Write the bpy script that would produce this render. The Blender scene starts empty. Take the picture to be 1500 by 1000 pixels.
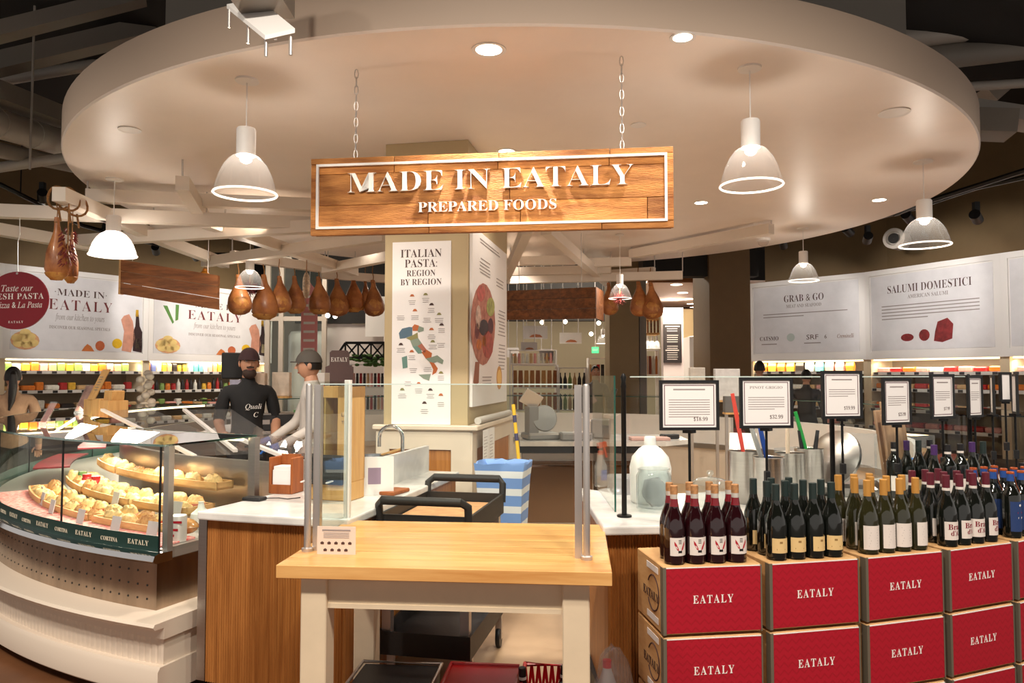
import bpy, math, random
from mathutils import Vector, Matrix, Euler
rnd = random.Random(11)
sc = bpy.context.scene
COL = sc.collection
# ---------------------------------------------------------------- camera
F = 1100.0; PITCH = math.atan(50 / F); HC = 1.58
cam = bpy.data.cameras.new('camera'); cam.sensor_width = 36.0; cam.lens = F / 1500 * 36; cam.clip_end = 200
cam_o = bpy.data.objects.new('camera', cam); COL.objects.link(cam_o)
cam_o.location = (0, 0, HC); cam_o.rotation_euler = (math.pi / 2 + PITCH, 0, 0)
sc.camera = cam_o
# ---------------------------------------------------------------- world, exposure
w = bpy.data.worlds.new('world'); sc.world = w; w.use_nodes = True
bg = w.node_tree.nodes['Background']; bg.inputs[0].default_value = (1.0, 0.92, 0.84, 1); bg.inputs[1].default_value = 0.33
sc.view_settings.view_transform = 'Standard'; sc.view_settings.look = 'None'
sc.view_settings.gamma = 1.0; sc.view_settings.use_curve_mapping = False
sc.view_settings.exposure = 0.72
def lamp(name, kind, loc, power, col=(1, .80, .58), aim=None, size=.1, spot=70, blend=.6, size_y=None):
    l = bpy.data.lights.new(name, kind); l.energy = power; l.color = col
    if kind == 'SPOT': l.spot_size = math.radians(spot); l.spot_blend = blend; l.shadow_soft_size = size
    elif kind == 'POINT': l.shadow_soft_size = size
    elif kind == 'AREA':
        l.shape = 'RECTANGLE' if size_y else 'DISK'; l.size = size
        if size_y: l.size_y = size_y
    o = bpy.data.objects.new(name, l); COL.objects.link(o); o.location = loc
    if aim is not None:
        o.rotation_euler = (Vector(aim) - Vector(loc)).to_track_quat('-Z', 'Y').to_euler()
    return o
# unseen spots added over the aisle as fill; then far shop ceiling lights
for (x, y, ax, ay, p) in ((-2.6, .5, -2.6, 3.2, 190), (-.9, .2, -.6, 2.9, 200), (.9, .2, .9, 2.8, 200), (2.6, .5, 2.4, 3.0, 200), (-5.2, 2.6, -4.2, 5.0, 150), (5.4, 2.8, 4.4, 4.6, 150)):
    lamp('aisle_fill_spot', 'SPOT', (x, y, 4.7), p * 1.35, (1, .90, .78), (ax, ay, .9), .12, 94, .8)
for (x, y, p) in ((-4.5, 15.0, 60), (1.6, 16.5, 110), (-1.6, 18.5, 90), (5.2, 19.5, 60)):
    lamp('shop_ceiling_light', 'AREA', (x, y, 4.4), p, (1, .88, .72), (x, y + .3, 0), 1.2)

# ---------------------------------------------------------------- helpers
CX, CY = .07, 8.10
def at(u, v, Y):
    a = (u - 750) / F; b = (500 - v) / F
    y = math.cos(PITCH) - b * math.sin(PITCH); z = math.sin(PITCH) + b * math.cos(PITCH)
    return Vector((a * Y / y, Y, HC + z * Y / y))
def atz(u, v, Z):
    a = (u - 750) / F; b = (500 - v) / F
    y = math.cos(PITCH) - b * math.sin(PITCH); z = math.sin(PITCH) + b * math.cos(PITCH)
    t = (Z - HC) / z
    return Vector((a * t, y * t, Z))
def pol(phi, R, z=0.0):
    p = math.radians(phi)
    return Vector((CX + R * math.sin(p), CY - R * math.cos(p), z))
def lin(c):
    r = []
    for x in c[:3]:
        x = x / 255.0
        r.append(x / 12.92 if x <= .04045 else ((x + .055) / 1.055) ** 2.4)
    return (r[0], r[1], r[2], 1)
MATS = {}
def M(name, col=(200, 200, 200), rough=.5, metal=0, var=0, scale=6, bump=0, bscale=40, emit=0, trans=0, spec=.5, stretch=(1, 1, 1), col2=None, rand=0, coat=0):
    if name in MATS: return MATS[name]
    m = bpy.data.materials.new(name); m.use_nodes = True; MATS[name] = m
    nt = m.node_tree; N = nt.nodes; L = nt.links; b = N['Principled BSDF']
    b.inputs['Base Color'].default_value = lin(col); b.inputs['Roughness'].default_value = rough
    b.inputs['Metallic'].default_value = metal; b.inputs['Specular IOR Level'].default_value = spec
    if coat: b.inputs['Coat Weight'].default_value = coat; b.inputs['Coat Roughness'].default_value = .1
    if trans: b.inputs['Transmission Weight'].default_value = trans
    if emit:
        b.inputs['Emission Color'].default_value = lin(col); b.inputs['Emission Strength'].default_value = emit
    if var or bump or col2 or rand:
        tc = N.new('ShaderNodeTexCoord'); mp = N.new('ShaderNodeMapping'); mp.inputs['Scale'].default_value = stretch
        L.new(tc.outputs['Object'], mp.inputs['Vector'])
        vec = mp.outputs[0]
        if rand:
            oi = N.new('ShaderNodeObjectInfo'); ad = N.new('ShaderNodeVectorMath'); ad.operation = 'ADD'
            mu = N.new('ShaderNodeMath'); mu.operation = 'MULTIPLY'; mu.inputs[1].default_value = 37.0
            L.new(oi.outputs['Random'], mu.inputs[0]); L.new(vec, ad.inputs[0]); L.new(mu.outputs[0], ad.inputs[1]); vec = ad.outputs[0]
        if var or col2:
            no = N.new('ShaderNodeTexNoise'); no.inputs['Scale'].default_value = scale; no.inputs['Detail'].default_value = 6
            no.inputs['Roughness'].default_value = .6
            L.new(vec, no.inputs['Vector'])
            rp = N.new('ShaderNodeValToRGB'); rp.color_ramp.elements[0].position = .32; rp.color_ramp.elements[1].position = .68
            c2 = col2 if col2 else tuple(max(0, x * (1 - var)) for x in col)
            rp.color_ramp.elements[0].color = lin(c2); rp.color_ramp.elements[1].color = lin(col)
            L.new(no.outputs[0], rp.inputs[0]); out = rp.outputs[0]
            if rand:
                hs = N.new('ShaderNodeHueSaturation'); mr = N.new('ShaderNodeMapRange')
                mr.inputs['To Min'].default_value = 1 - rand; mr.inputs['To Max'].default_value = 1 + rand
                L.new(oi.outputs['Random'], mr.inputs['Value']); L.new(mr.outputs[0], hs.inputs['Value']); L.new(out, hs.inputs['Color']); out = hs.outputs[0]
            L.new(out, b.inputs['Base Color'])
        if bump:
            n2 = N.new('ShaderNodeTexNoise'); n2.inputs['Scale'].default_value = bscale; n2.inputs['Detail'].default_value = 4
            L.new(vec, n2.inputs['Vector'])
            bu = N.new('ShaderNodeBump'); bu.inputs['Strength'].default_value = bump; bu.inputs['Distance'].default_value = .01
            L.new(n2.outputs[0], bu.inputs['Height']); L.new(bu.outputs[0], b.inputs['Normal'])
    return m
def thin_glass(name, tint=(252, 254, 253), rough=.0, gloss=1.0, haze=0.0, hazecol=(255, 255, 255), ior=1.45, glow=0):
    if name in MATS: return MATS[name]
    m = bpy.data.materials.new(name); m.use_nodes = True; MATS[name] = m
    nt = m.node_tree; N = nt.nodes; L = nt.links; N.clear()
    out = N.new('ShaderNodeOutputMaterial'); tr = N.new('ShaderNodeBsdfTransparent'); tr.inputs[0].default_value = lin(tint)
    gl = N.new('ShaderNodeBsdfGlossy'); gl.inputs['Roughness'].default_value = rough
    ge = N.new('ShaderNodeNewGeometry'); dt = N.new('ShaderNodeVectorMath'); dt.operation = 'DOT_PRODUCT'
    L.new(ge.outputs['Incoming'], dt.inputs[0]); L.new(ge.outputs['Normal'], dt.inputs[1])
    def mth(op, a, b=None):
        n = N.new('ShaderNodeMath'); n.operation = op
        for i, q in enumerate((a, b)):
            if q is None: continue
            if isinstance(q, (int, float)): n.inputs[i].default_value = q
            else: L.new(q, n.inputs[i])
        return n
    c1 = mth('SUBTRACT', 1.0, mth('ABSOLUTE', dt.outputs['Value']).outputs[0])
    mu = mth('MULTIPLY', mth('ADD', .035, mth('MULTIPLY', mth('POWER', c1.outputs[0], 5.0).outputs[0], .9).outputs[0]).outputs[0], gloss); mu.use_clamp = True
    mx = N.new('ShaderNodeMixShader'); L.new(mu.outputs[0], mx.inputs[0]); L.new(tr.outputs[0], mx.inputs[1]); L.new(gl.outputs[0], mx.inputs[2])
    last = mx.outputs[0]
    if haze:
        tl = N.new('ShaderNodeBsdfTranslucent'); tl.inputs[0].default_value = lin(hazecol)
        df = N.new('ShaderNodeBsdfDiffuse'); df.inputs[0].default_value = lin(hazecol)
        m1 = N.new('ShaderNodeMixShader'); m1.inputs[0].default_value = .5
        L.new(tl.outputs[0], m1.inputs[1]); L.new(df.outputs[0], m1.inputs[2])
        m2 = N.new('ShaderNodeMixShader'); m2.inputs[0].default_value = haze
        L.new(last, m2.inputs[1]); L.new(m1.outputs[0], m2.inputs[2]); last = m2.outputs[0]
    if glow:
        em = N.new('ShaderNodeEmission'); em.inputs[1].default_value = glow; ads = N.new('ShaderNodeAddShader')
        L.new(last, ads.inputs[0]); L.new(em.outputs[0], ads.inputs[1]); last = ads.outputs[0]
    L.new(last, out.inputs[0])
    return m

class MB:
    def __init__(s): s.v = []; s.f = []
    def add(s, vs, fs, mtx=None):
        o = len(s.v)
        s.v += [(mtx @ Vector(p)) if mtx is not None else Vector(p) for p in vs]
        s.f += [tuple(i + o for i in f) for f in fs]; return s
    def box(s, x0, x1, y0, y1, z0, z1, mtx=None):
        vs = [(x0, y0, z0), (x1, y0, z0), (x1, y1, z0), (x0, y1, z0), (x0, y0, z1), (x1, y0, z1), (x1, y1, z1), (x0, y1, z1)]
        return s.add(vs, [(0, 3, 2, 1), (4, 5, 6, 7), (0, 1, 5, 4), (1, 2, 6, 5), (2, 3, 7, 6), (3, 0, 4, 7)], mtx)
    def obox(s, c, sx, sy, sz, rz=0, rx=0, ry=0):
        m = Matrix.Translation(c) @ Euler((rx, ry, rz)).to_matrix().to_4x4()
        return s.box(-sx / 2, sx / 2, -sy / 2, sy / 2, -sz / 2, sz / 2, m)
    def cbox(s, x0, x1, y0, y1, z0, z1, c=.005, mtx=None):   # chamfered box
        vs = []; 
        for sx in (0, 1):
            for sy in (0, 1):
                for sz in (0, 1):
                    X = (x0, x1)[sx]; Y = (y0, y1)[sy]; Z = (z0, z1)[sz]
                    dx = c if sx == 0 else -c; dy = c if sy == 0 else -c; dz = c if sz == 0 else -c
                    vs += [(X, Y + dy, Z + dz), (X + dx, Y, Z + dz), (X + dx, Y + dy, Z)]
        i = lambda a, b, d, k: (a * 4 + b * 2 + d) * 3 + k
        fs = []
        for a, fl in ((0, 1), (1, 0)):
            q = [i(a, 0, 0, 0), i(a, 0, 1, 0), i(a, 1, 1, 0), i(a, 1, 0, 0)]; fs.append(tuple(q if fl else q[::-1]))
            q = [i(0, a, 0, 1), i(1, a, 0, 1), i(1, a, 1, 1), i(0, a, 1, 1)]; fs.append(tuple(q if fl else q[::-1]))
            q = [i(0, 0, a, 2), i(0, 1, a, 2), i(1, 1, a, 2), i(1, 0, a, 2)]; fs.append(tuple(q if fl else q[::-1]))
        for a in (0, 1):
            for b in (0, 1):
                f = (a == b)
                q = [i(a, b, 0, 0), i(a, b, 0, 1), i(a, b, 1, 1), i(a, b, 1, 0)]; fs.append(tuple(q if f else q[::-1]))
                q = [i(a, 0, b, 2), i(a, 0, b, 0), i(a, 1, b, 0), i(a, 1, b, 2)]; fs.append(tuple(q if f else q[::-1]))
                q = [i(0, a, b, 1), i(0, a, b, 2), i(1, a, b, 2), i(1, a, b, 1)]; fs.append(tuple(q if f else q[::-1]))
                for d in (0, 1):
                    t = [i(a, b, d, 0), i(a, b, d, 2), i(a, b, d, 1)]
                    fs.append(tuple(t if (a + b + d) % 2 == 0 else t[::-1]))
        return s.add(vs, fs, mtx)
    def prism(s, pts, z0, z1, mtx=None):
        n = len(pts); vs = [(p[0], p[1], z0) for p in pts] + [(p[0], p[1], z1) for p in pts]
        return s.add(vs, [tuple(range(n))[::-1], tuple(range(n, 2 * n))] + [(i, (i + 1) % n, n + (i + 1) % n, n + i) for i in range(n)], mtx)
    def vprism(s, pts, y0, y1, mtx=None):                    # outline in XZ, thickness along Y
        n = len(pts); vs = [(p[0], y0, p[1]) for p in pts] + [(p[0], y1, p[1]) for p in pts]
        return s.add(vs, [tuple(range(n)), tuple(range(n, 2 * n))[::-1]] + [(i, n + i, n + (i + 1) % n, (i + 1) % n) for i in range(n)], mtx)
    def lathe(s, prof, n=16, c=(0, 0, 0), mtx=None, cap=True):
        vs = []; fs = []; k = len(prof)
        for r, z in prof:
            for i in range(n):
                a = 2 * math.pi * i / n; vs.append((c[0] + r * math.cos(a), c[1] + r * math.sin(a), c[2] + z))
        for j in range(k - 1):
            for i in range(n):
                fs.append((j * n + i, j * n + (i + 1) % n, (j + 1) * n + (i + 1) % n, (j + 1) * n + i))
        if cap:
            fs.append(tuple(range(n))[::-1]); fs.append(tuple((k - 1) * n + i for i in range(n)))
        return s.add(vs, fs, mtx)
    def tube(s, pts, r, n=8, cap=True):
        pts = [Vector(p) for p in pts]; k = len(pts); vs = []; fs = []
        rs = r if isinstance(r, (list, tuple)) else [r] * k
        t0 = (pts[1] - pts[0]).normalized(); up = Vector((0, 0, 1)) if abs(t0.z) < .9 else Vector((1, 0, 0))
        nrm = t0.cross(up).normalized()
        for j in range(k):
            t = (pts[min(j + 1, k - 1)] - pts[max(j - 1, 0)]).normalized()
            nrm = (nrm - t * nrm.dot(t)).normalized(); bn = t.cross(nrm)
            for i in range(n):
                a = 2 * math.pi * i / n; vs.append(pts[j] + (nrm * math.cos(a) + bn * math.sin(a)) * rs[j])
        for j in range(k - 1):
            for i in range(n):
                fs.append((j * n + i, j * n + (i + 1) % n, (j + 1) * n + (i + 1) % n, (j + 1) * n + i))
        if cap: fs.append(tuple(range(n))[::-1]); fs.append(tuple((k - 1) * n + i for i in range(n)))
        return s.add(vs, fs)
    def bar(s, p, q, w, h):                                   # rectangular bar between two points
        p = Vector(p); q = Vector(q); d = q - p; L = d.length
        m = Matrix.Translation(p) @ d.to_track_quat('X', 'Z').to_matrix().to_4x4()
        return s.box(0, L, -w / 2, w / 2, -h / 2, h / 2, m)
    def ell(s, c, rx, ry, rz, n=12, k=7, mtx=None, jit=0):
        vs = []; fs = []
        for j in range(1, k):
            t = math.pi * j / k
            for i in range(n):
                a = 2 * math.pi * i / n; q = 1 + (rnd.uniform(-jit, jit) if jit else 0)
                vs.append((c[0] + rx * q * math.sin(t) * math.cos(a), c[1] + ry * q * math.sin(t) * math.sin(a), c[2] + rz * q * math.cos(t)))
        vs += [(c[0], c[1], c[2] + rz), (c[0], c[1], c[2] - rz)]
        for j in range(k - 2):
            for i in range(n): fs.append((j * n + i, (j + 1) * n + i, (j + 1) * n + (i + 1) % n, j * n + (i + 1) % n))
        T = len(vs) - 2
        for i in range(n):
            fs.append((T, i, (i + 1) % n)); fs.append((T + 1, (k - 2) * n + (i + 1) % n, (k - 2) * n + i))
        return s.add(vs, fs, mtx)
    def sweep(s, prof, ph0, ph1, steps, dR=None, cap=True):   # profile (R,z) polygon swept around the kiosk centre
        n = len(prof); vs = []; fs = []
        for i in range(steps + 1):
            p = ph0 + (ph1 - ph0) * i / steps
            for (R, z) in prof:
                e = dR(i) if dR else 0
                q = pol(p, R + e, z); vs.append(q)
        for i in range(steps):
            for j in range(n):
                fs.append((i * n + j, i * n + (j + 1) % n, (i + 1) * n + (j + 1) % n, (i + 1) * n + j))
        if cap: fs.append(tuple(range(n))[::-1]); fs.append(tuple(steps * n + j for j in range(n)))
        return s.add(vs, fs)
    def arcbox(s, R0, R1, z0, z1, ph0, ph1, steps=24, dR=None):
        return s.sweep([(R0, z0), (R1, z0), (R1, z1), (R0, z1)], ph0, ph1, steps, dR)
    def mesh(s, name, mat=None, smooth=False):
        me = bpy.data.meshes.new(name); me.from_pydata([tuple(p) for p in s.v], [], s.f); me.update()
        if mat: me.materials.append(mat)
        if smooth:
            for p in me.polygons: p.use_smooth = True
            me.set_sharp_from_angle(angle=math.radians(38))
        return me
    def build(s, name, mat, parent=None, smooth=False, world=False, loc=None, rz=0):
        if world and parent is not None:
            m = Matrix.Identity(4); q = parent
            while q is not None: m = q.matrix_basis @ m; q = q.parent
            mi = m.inverted(); s.v = [mi @ p for p in s.v]
        return link(name, s.mesh(name, mat, smooth), parent, loc, rz)
def link(name, me, parent=None, loc=None, rz=0):
    o = bpy.data.objects.new(name, me); COL.objects.link(o)
    if parent is not None: o.parent = parent
    if loc is not None: o.location = loc
    if rz: o.rotation_euler = (0, 0, rz)
    return o
def tag(o, label, cat, group=None):
    o['label'] = label; o['category'] = cat
    if group: o['group'] = group
    return o
def E(name, loc, rz, label, cat, group=None):
    o = bpy.data.objects.new(name, None); COL.objects.link(o); o.empty_display_size = .1
    o.location = loc; o.rotation_euler = (0, 0, rz); return tag(o, label, cat, group)
def struct(o): o['kind'] = 'structure'; return o
def stuff(o): o['kind'] = 'stuff'; return o
def copy_tree(o, parent=None):
    c = o.copy(); COL.objects.link(c); c.parent = parent
    for ch in o.children: copy_tree(ch, c)
    return c
ORD = 'first second third fourth fifth sixth seventh eighth ninth tenth eleventh twelfth thirteenth fourteenth fifteenth sixteenth seventeenth eighteenth nineteenth twentieth'.split()
def nth(i): return ORD[i] if i < 20 else 'twenty-' + ORD[i - 20]
# serif lettering: the fallback math alphabets give real serif capitals and italics
def bold(s):
    r = ''
    for c in s:
        if 'A' <= c <= 'Z': r += chr(0x1D400 + ord(c) - 65)
        elif 'a' <= c <= 'z': r += chr(0x1D41A + ord(c) - 97)
        elif '0' <= c <= '9': r += chr(0x1D7CE + ord(c) - 48)
        else: r += c
    return r
def ital(s):
    r = ''
    for c in s:
        if c == 'h': r += '\u210e'
        elif 'A' <= c <= 'Z': r += chr(0x1D434 + ord(c) - 65)
        elif 'a' <= c <= 'z': r += chr(0x1D44E + ord(c) - 97)
        else: r += c
    return r
TXT = {}
def text_mesh(s, size, mat, style='serif', ext=.0005, spacing=1.0, thin=.006, res=2):
    key = (s, round(size, 4), mat.name, style, ext, spacing, thin)
    if key in TXT: return TXT[key]
    c = bpy.data.curves.new('lettering', 'FONT'); c.body = bold(s) if style == 'serif' else ital(s) if style == 'italic' else s
    c.size = 1.0; c.align_x = 'CENTER'; c.align_y = 'CENTER'; c.space_character = spacing; c.resolution_u = res
    c.offset = -thin if style == 'serif' else 0; c.extrude = ext / size
    o = bpy.data.objects.new('lettering', c); COL.objects.link(o)
    dg = bpy.context.evaluated_depsgraph_get(); dg.update()
    me = bpy.data.meshes.new_from_object(o.evaluated_get(dg)); bpy.data.objects.remove(o); bpy.data.curves.remove(c)
    for p in me.vertices: x, y, z = p.co; p.co = (x * size, -z * size, y * size)
    me.name = 'lettering'; me.materials.clear(); me.materials.append(mat); TXT[key] = me
    return me
def put_text(s, size, mat, parent, loc, rz=0, name='lettering', width=None, **k):
    me = text_mesh(s, size, mat, **k)
    o = link(name, me, parent, loc, rz)
    if width:
        wd = max(v.co.x for v in me.vertices) - min(v.co.x for v in me.vertices)
        o.scale = (width / wd, 1, 1)
    return o
# ---------------------------------------------------------------- materials
cream = M('cream_paint', (224, 208, 188), .5, var=.05, scale=3)
white = M('white_paint', (236, 232, 228), .45)
disc_m = M('soffit_plaster', (246, 234, 224), .42, var=.03, scale=1.2)
oliv = M('olive_wall_paint', (120, 98, 66), .7, var=.06, scale=2)
beige = M('beige_pier_paint', (186, 166, 128), .6, var=.04, scale=2)
dark = M('dark_ceiling', (34, 31, 29), .8)
duct = M('dark_duct_metal', (150, 142, 132), .6, .1)
duct2 = M('grey_pipe', (190, 182, 172), .55, .1)
blk = M('black_plastic', (22, 22, 24), .45)
blkm = M('black_metal', (26, 25, 25), .4, .5)
steel = M('brushed_steel', (196, 192, 188), .3, 1, var=.04, scale=5, stretch=(1, 1, 30))
chrome = M('chrome', (220, 220, 222), .1, 1)
alu = M('satin_aluminium', (206, 200, 196), .38, .85)
marble = M('white_marble', (238, 235, 230), .22, var=.14, scale=3.5, col2=(196, 194, 192))
oak = M('oak_veneer', (190, 128, 66), .45, scale=3, col2=(150, 92, 42), stretch=(14, 14, .7), bump=.08, bscale=20)
butcher = M('butcher_block', (226, 182, 122), .38, scale=2.2, col2=(196, 142, 82), stretch=(.8, 14, 14), coat=.2)
sawn = M('rough_sawn_wood', (222, 152, 80), .7, scale=2.4, col2=(146, 84, 34), stretch=(1.2, 9, 9), bump=.7, bscale=26, rand=.22)
brownwood = M('brown_board_wood', (150, 92, 48), .65, scale=2.4, col2=(92, 52, 24), stretch=(1.2, 9, 9), bump=.4, bscale=26, rand=.15)
ply = M('plywood', (214, 172, 118), .6, scale=3, col2=(192, 144, 92), stretch=(2, 2, 8))
bamboo = M('bamboo_wood', (222, 176, 112), .45, scale=3, col2=(200, 150, 88), stretch=(10, 10, 1))
cherry = M('reddish_wood', (168, 96, 48), .45, scale=3, col2=(130, 68, 30), stretch=(8, 8, 1))
redm = M('crate_red', (178, 10, 36), .5, var=.1, scale=30)
redm2 = M('pattern_red', (148, 6, 28), .5)
redplastic = M('red_plastic', (190, 16, 26), .35)
ink = M('dark_ink', (74, 48, 44), .6)
inkgrey = M('grey_ink', (150, 140, 138), .6)
maroon = M('maroon_sign', (132, 14, 30), .4)
paper = M('white_print', (238, 234, 232), .5)
printgrey = M('marble_print', (228, 226, 228), .4, var=.06, scale=2.5)
glass = thin_glass('clear_glass', (249, 253, 251), gloss=.8)
glass_edge = M('green_glass_edge', (40, 92, 78), .15, trans=.3)
acry = thin_glass('clear_acrylic', (244, 246, 248), gloss=1.0, haze=.10)
acry_lamp = thin_glass('lamp_acrylic', (250, 248, 246), gloss=1.2, haze=.035, rough=.08)
acry_milk = thin_glass('lamp_acrylic_milky', (250, 250, 252), gloss=1.0, haze=.45, rough=.1)
lamp_rim = M('lamp_rim_glow', (255, 244, 232), .3, emit=.8)
bulb = M('lit_bulb', (255, 238, 214), .3, emit=6)
lit = M('downlight_lens', (255, 240, 220), .3, emit=6)
strip = M('led_strip', (255, 226, 178), .3, emit=2.2)
rope = M('twine_rope', (166, 116, 66), .9, var=.3, scale=60)
skin = M('skin', (206, 152, 122), .55, var=.06, scale=9)
hair_m = M('black_hair', (26, 20, 18), .5, bump=.3, bscale=60)
screen = M('blue_screen', (96, 140, 200), .3, emit=.6)
green_m = M('dark_green_band', (20, 54, 48), .4)
tan_text = M('cream_lettering', (226, 214, 190), .5)
white_text = M('white_lettering', (244, 240, 234), .45)
cork = M('cork', (196, 142, 92), .8, var=.25, scale=80)
# ---------------------------------------------------------------- floor, ceiling, walls
fm = M('stained_concrete', (128, 84, 52), .4, scale=1.1, col2=(92, 56, 34), bump=.05, bscale=8)
fk = M('kiosk_floor_tile', (206, 176, 140), .5, var=.08, scale=2)
mb = MB(); mb.box(-16, 16, -8, 26, -.1, 0); struct(mb.build('floor', fm))
mb = MB(); mb.prism([pol(a, 4.45)[:2] for a in range(0, 360, 6)], 0, .012); k = struct(mb.build('floor_kiosk', fk))
mb = MB(); mb.box(-16, 16, -8, 26, 5.6, 5.75); struct(mb.build('ceiling', dark))
A0 = atz(-230, 352, 3.4); A1 = atz(5, 386, 3.4); A2 = atz(217, 409, 3.4); A3 = atz(397, 432, 3.4)
B0 = atz(1097, 416, 3.4); B1 = atz(1268, 399, 3.4); B2 = atz(1467, 371, 3.4); B3 = atz(1720, 336, 3.4)
def wall(name, pts, off, m, z1=5.6, z0=0, th=.15):
    mb = MB()
    P = [Vector((p[0], p[1], 0)) for p in pts]; out = []
    for i, p in enumerate(P):
        d = (P[min(i + 1, len(P) - 1)] - P[max(i - 1, 0)]).normalized(); n = Vector((-d.y, d.x, 0))
        out.append(p + n * off)
    for i in range(len(out) - 1):
        a, b = out[i], out[i + 1]; d = (b - a).normalized(); n = Vector((-d.y, d.x, 0)) * th
        mb.prism([a, b, b + n, a + n], z0, z1)
    return struct(mb.build(name, m))
wall('wall_left', [A0 + (A0 - A1), A0, A1, A2, A3, A3 + (A3 - A2) * .05], .72, oliv)
wall('wall_right', [B0 - (B1 - B0) * .02, B0, B1, B2, B3], .72, oliv)
# ---------------------------------------------------------------- round soffit
RD = 4.27
root = E('round_soffit', pol(0, 0, 3.4), 0, 'big round off-white ceiling soffit hanging over the kiosk', 'soffit')
mb = MB(); mb.lathe([(.001, 3.4), (RD - .012, 3.4), (RD, 3.412)], 160, (CX, CY, 0), cap=False); mb.build('underside', disc_m, root, True, world=True)
band_m = M('soffit_band_shaded', (200, 178, 158), .6)  # same paint as the underside, darkened to put the band's shade into the colour
mb = MB(); mb.lathe([(RD, 3.412), (RD, 3.68), (RD - .03, 3.69), (.01, 3.69)], 160, (CX, CY, 0), cap=False); mb.build('band', band_m, root, True, world=True)
# dark bulkheads and ducts between soffit and ceiling
def thing_box(name, pts, z0, z1, m, label, cat):
    mb = MB(); mb.prism([(p[0], p[1]) for p in pts], z0, z1); o = mb.build(name, m); c = sum((Vector(p[:2]).to_3d() for p in pts), Vector()) / len(pts)
    for v in o.data.vertices: v.co -= Vector((c.x, c.y, z0))
    o.location = (c.x, c.y, z0); return tag(o, label, cat)
thing_box('bulkhead', [(-2.45, 5.2), (-1.6, 5.2), (-1.6, 7.5), (-2.45, 7.5)], 3.70, 5.58, duct, 'dark box bulkhead rising from the soffit at upper left', 'bulkhead')
thing_box('bulkhead', [(1.2, 4.75), (3.0, 5.6), (2.6, 7.5), (.9, 7)], 3.70, 5.58, duct, 'dark box bulkhead rising from the soffit at upper right', 'bulkhead')
def pipe(u0, v0, y0, u1, v1, y1, r, m, label, rib=0, square=0):
    a = at(u0, v0, y0); b = at(u1, v1, y1); mb = MB(); d = b - a
    if square: mb.bar(Vector(), d, r * 2, r * square)
    else: mb.tube([Vector(), d], r, 14)
    if rib:
        dn = d.normalized(); n = int(d.length / rib)
        for i in range(1, n): p = dn * (i * rib); mb.tube([p - dn * .02, p + dn * .02], r * 1.06, 14)
    o = mb.build('ceiling_duct' if r > .07 else 'ceiling_pipe', m, None, not square); o.location = a
    return tag(o, label, 'duct' if r > .07 else 'pipe', 'ceiling services')
pipe(-60, 62, 7, 210, -6, 7.6, .10, duct, 'dark square ceiling duct crossing the top left corner', square=1.4)
pipe(-60, 108, 8, 228, 40, 8.6, .12, duct, 'dark square duct just below the top left duct', square=1.6)
pipe(-60, 128, 9, 215, 82, 9.6, .07, duct2, 'thin grey ceiling pipe at upper left', )
pipe(-70, 112, 7, 140, 190, 10.2, .16, duct, 'wide ribbed ceiling duct left of the round soffit', square=1.2)
pipe(-70, 160, 7.2, 150, 228, 10.4, .16, duct2, 'round grey duct with clamps left of the soffit', rib=.7)
pipe(-70, 205, 7.6, 150, 252, 10.6, .09, duct, 'dark duct low at the left, under the round grey duct')
pipe(-70, 255, 8.5, 160, 222, 9.0, .06, duct2, 'thin pipe meeting the soffit at far left')
pipe(1250, 40, 9, 1600, -10, 9.6, .17, duct, 'dark round ceiling duct at the top right corner')
pipe(1270, 62, 8.6, 1600, 22, 9.2, .13, duct2, 'grey round ceiling duct below the top right duct')
pipe(1300, 92, 8.8, 1600, 58, 9.4, .15, duct, 'dark round ceiling duct third from the top right')
pipe(1390, 130, 10, 1440, 72, 10, .06, duct2, 'short slanting grey pipe at upper right')
pipe(1400, 128, 9.5, 1560, 118, 9.8, .06, duct2, 'thin grey pipe over the air box at right')
pipe(1440, 145, 10.5, 1560, 40, 10.5, .2, duct2, 'slanting grey duct at the right edge', square=1.2)
pipe(1395, 158, 8.6, 1600, 190, 8.2, .2, duct2, 'wide flat grey duct right of the soffit', square=.8)
pipe(1425, 182, 8.4, 1482, 184, 8.3, .2, duct, 'dark air box beside the right edge of the soffit', square=1.3)
mb = MB(); mb.tube([Vector((0, 0, 5.6 - at(50, 35, 8).z)), Vector((0, 0, -1.6))], .012, 6); o = mb.build('hanger_rod', duct2); o.location = at(50, 35, 8); tag(o, 'thin hanger rod between ceiling ducts at upper left', 'rod')
# track lighting
def track(pts, label, heads, hl):
    root = E('track_rail', pts[0], 0, label, 'track'); mb = MB(); mb.tube(pts, .03, 6); mb.build('rail', blkm, root, world=True)
    for p in pts[1::2]:
        mb = MB(); mb.tube([p, p + Vector((0, 0, .9))], .008, 6); mb.build('drop_rod', blkm, root, world=True)
    for (i, (u, v, Y, au, av, aY, p)) in enumerate(heads):
        c = at(u, v, Y); a = at(au, av, aY); d = (a - c).normalized(); r = E('track_spotlight', c, 0, hl % nth(i), 'spotlight', 'track spotlights')
        mb = MB(); mb.tube([c - d * .09, c + d * .09], .062, 14); mb.build('housing', blk, r, True, world=True)
        mb = MB(); mb.tube([c + d * .0905, c + d * .093], .048, 14); mb.build('lens', lit, r, world=True)
        mb = MB(); mb.box(c.x - .03, c.x + .03, c.y - .03, c.y + .03, c.z + .03, c.z + .18); mb.build('bracket', blk, r, world=True)
        if p: lamp('track_spot_light', 'SPOT', c + d * .11, p * .26, (1, .94, .88), a, .04, 62, .5)
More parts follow.
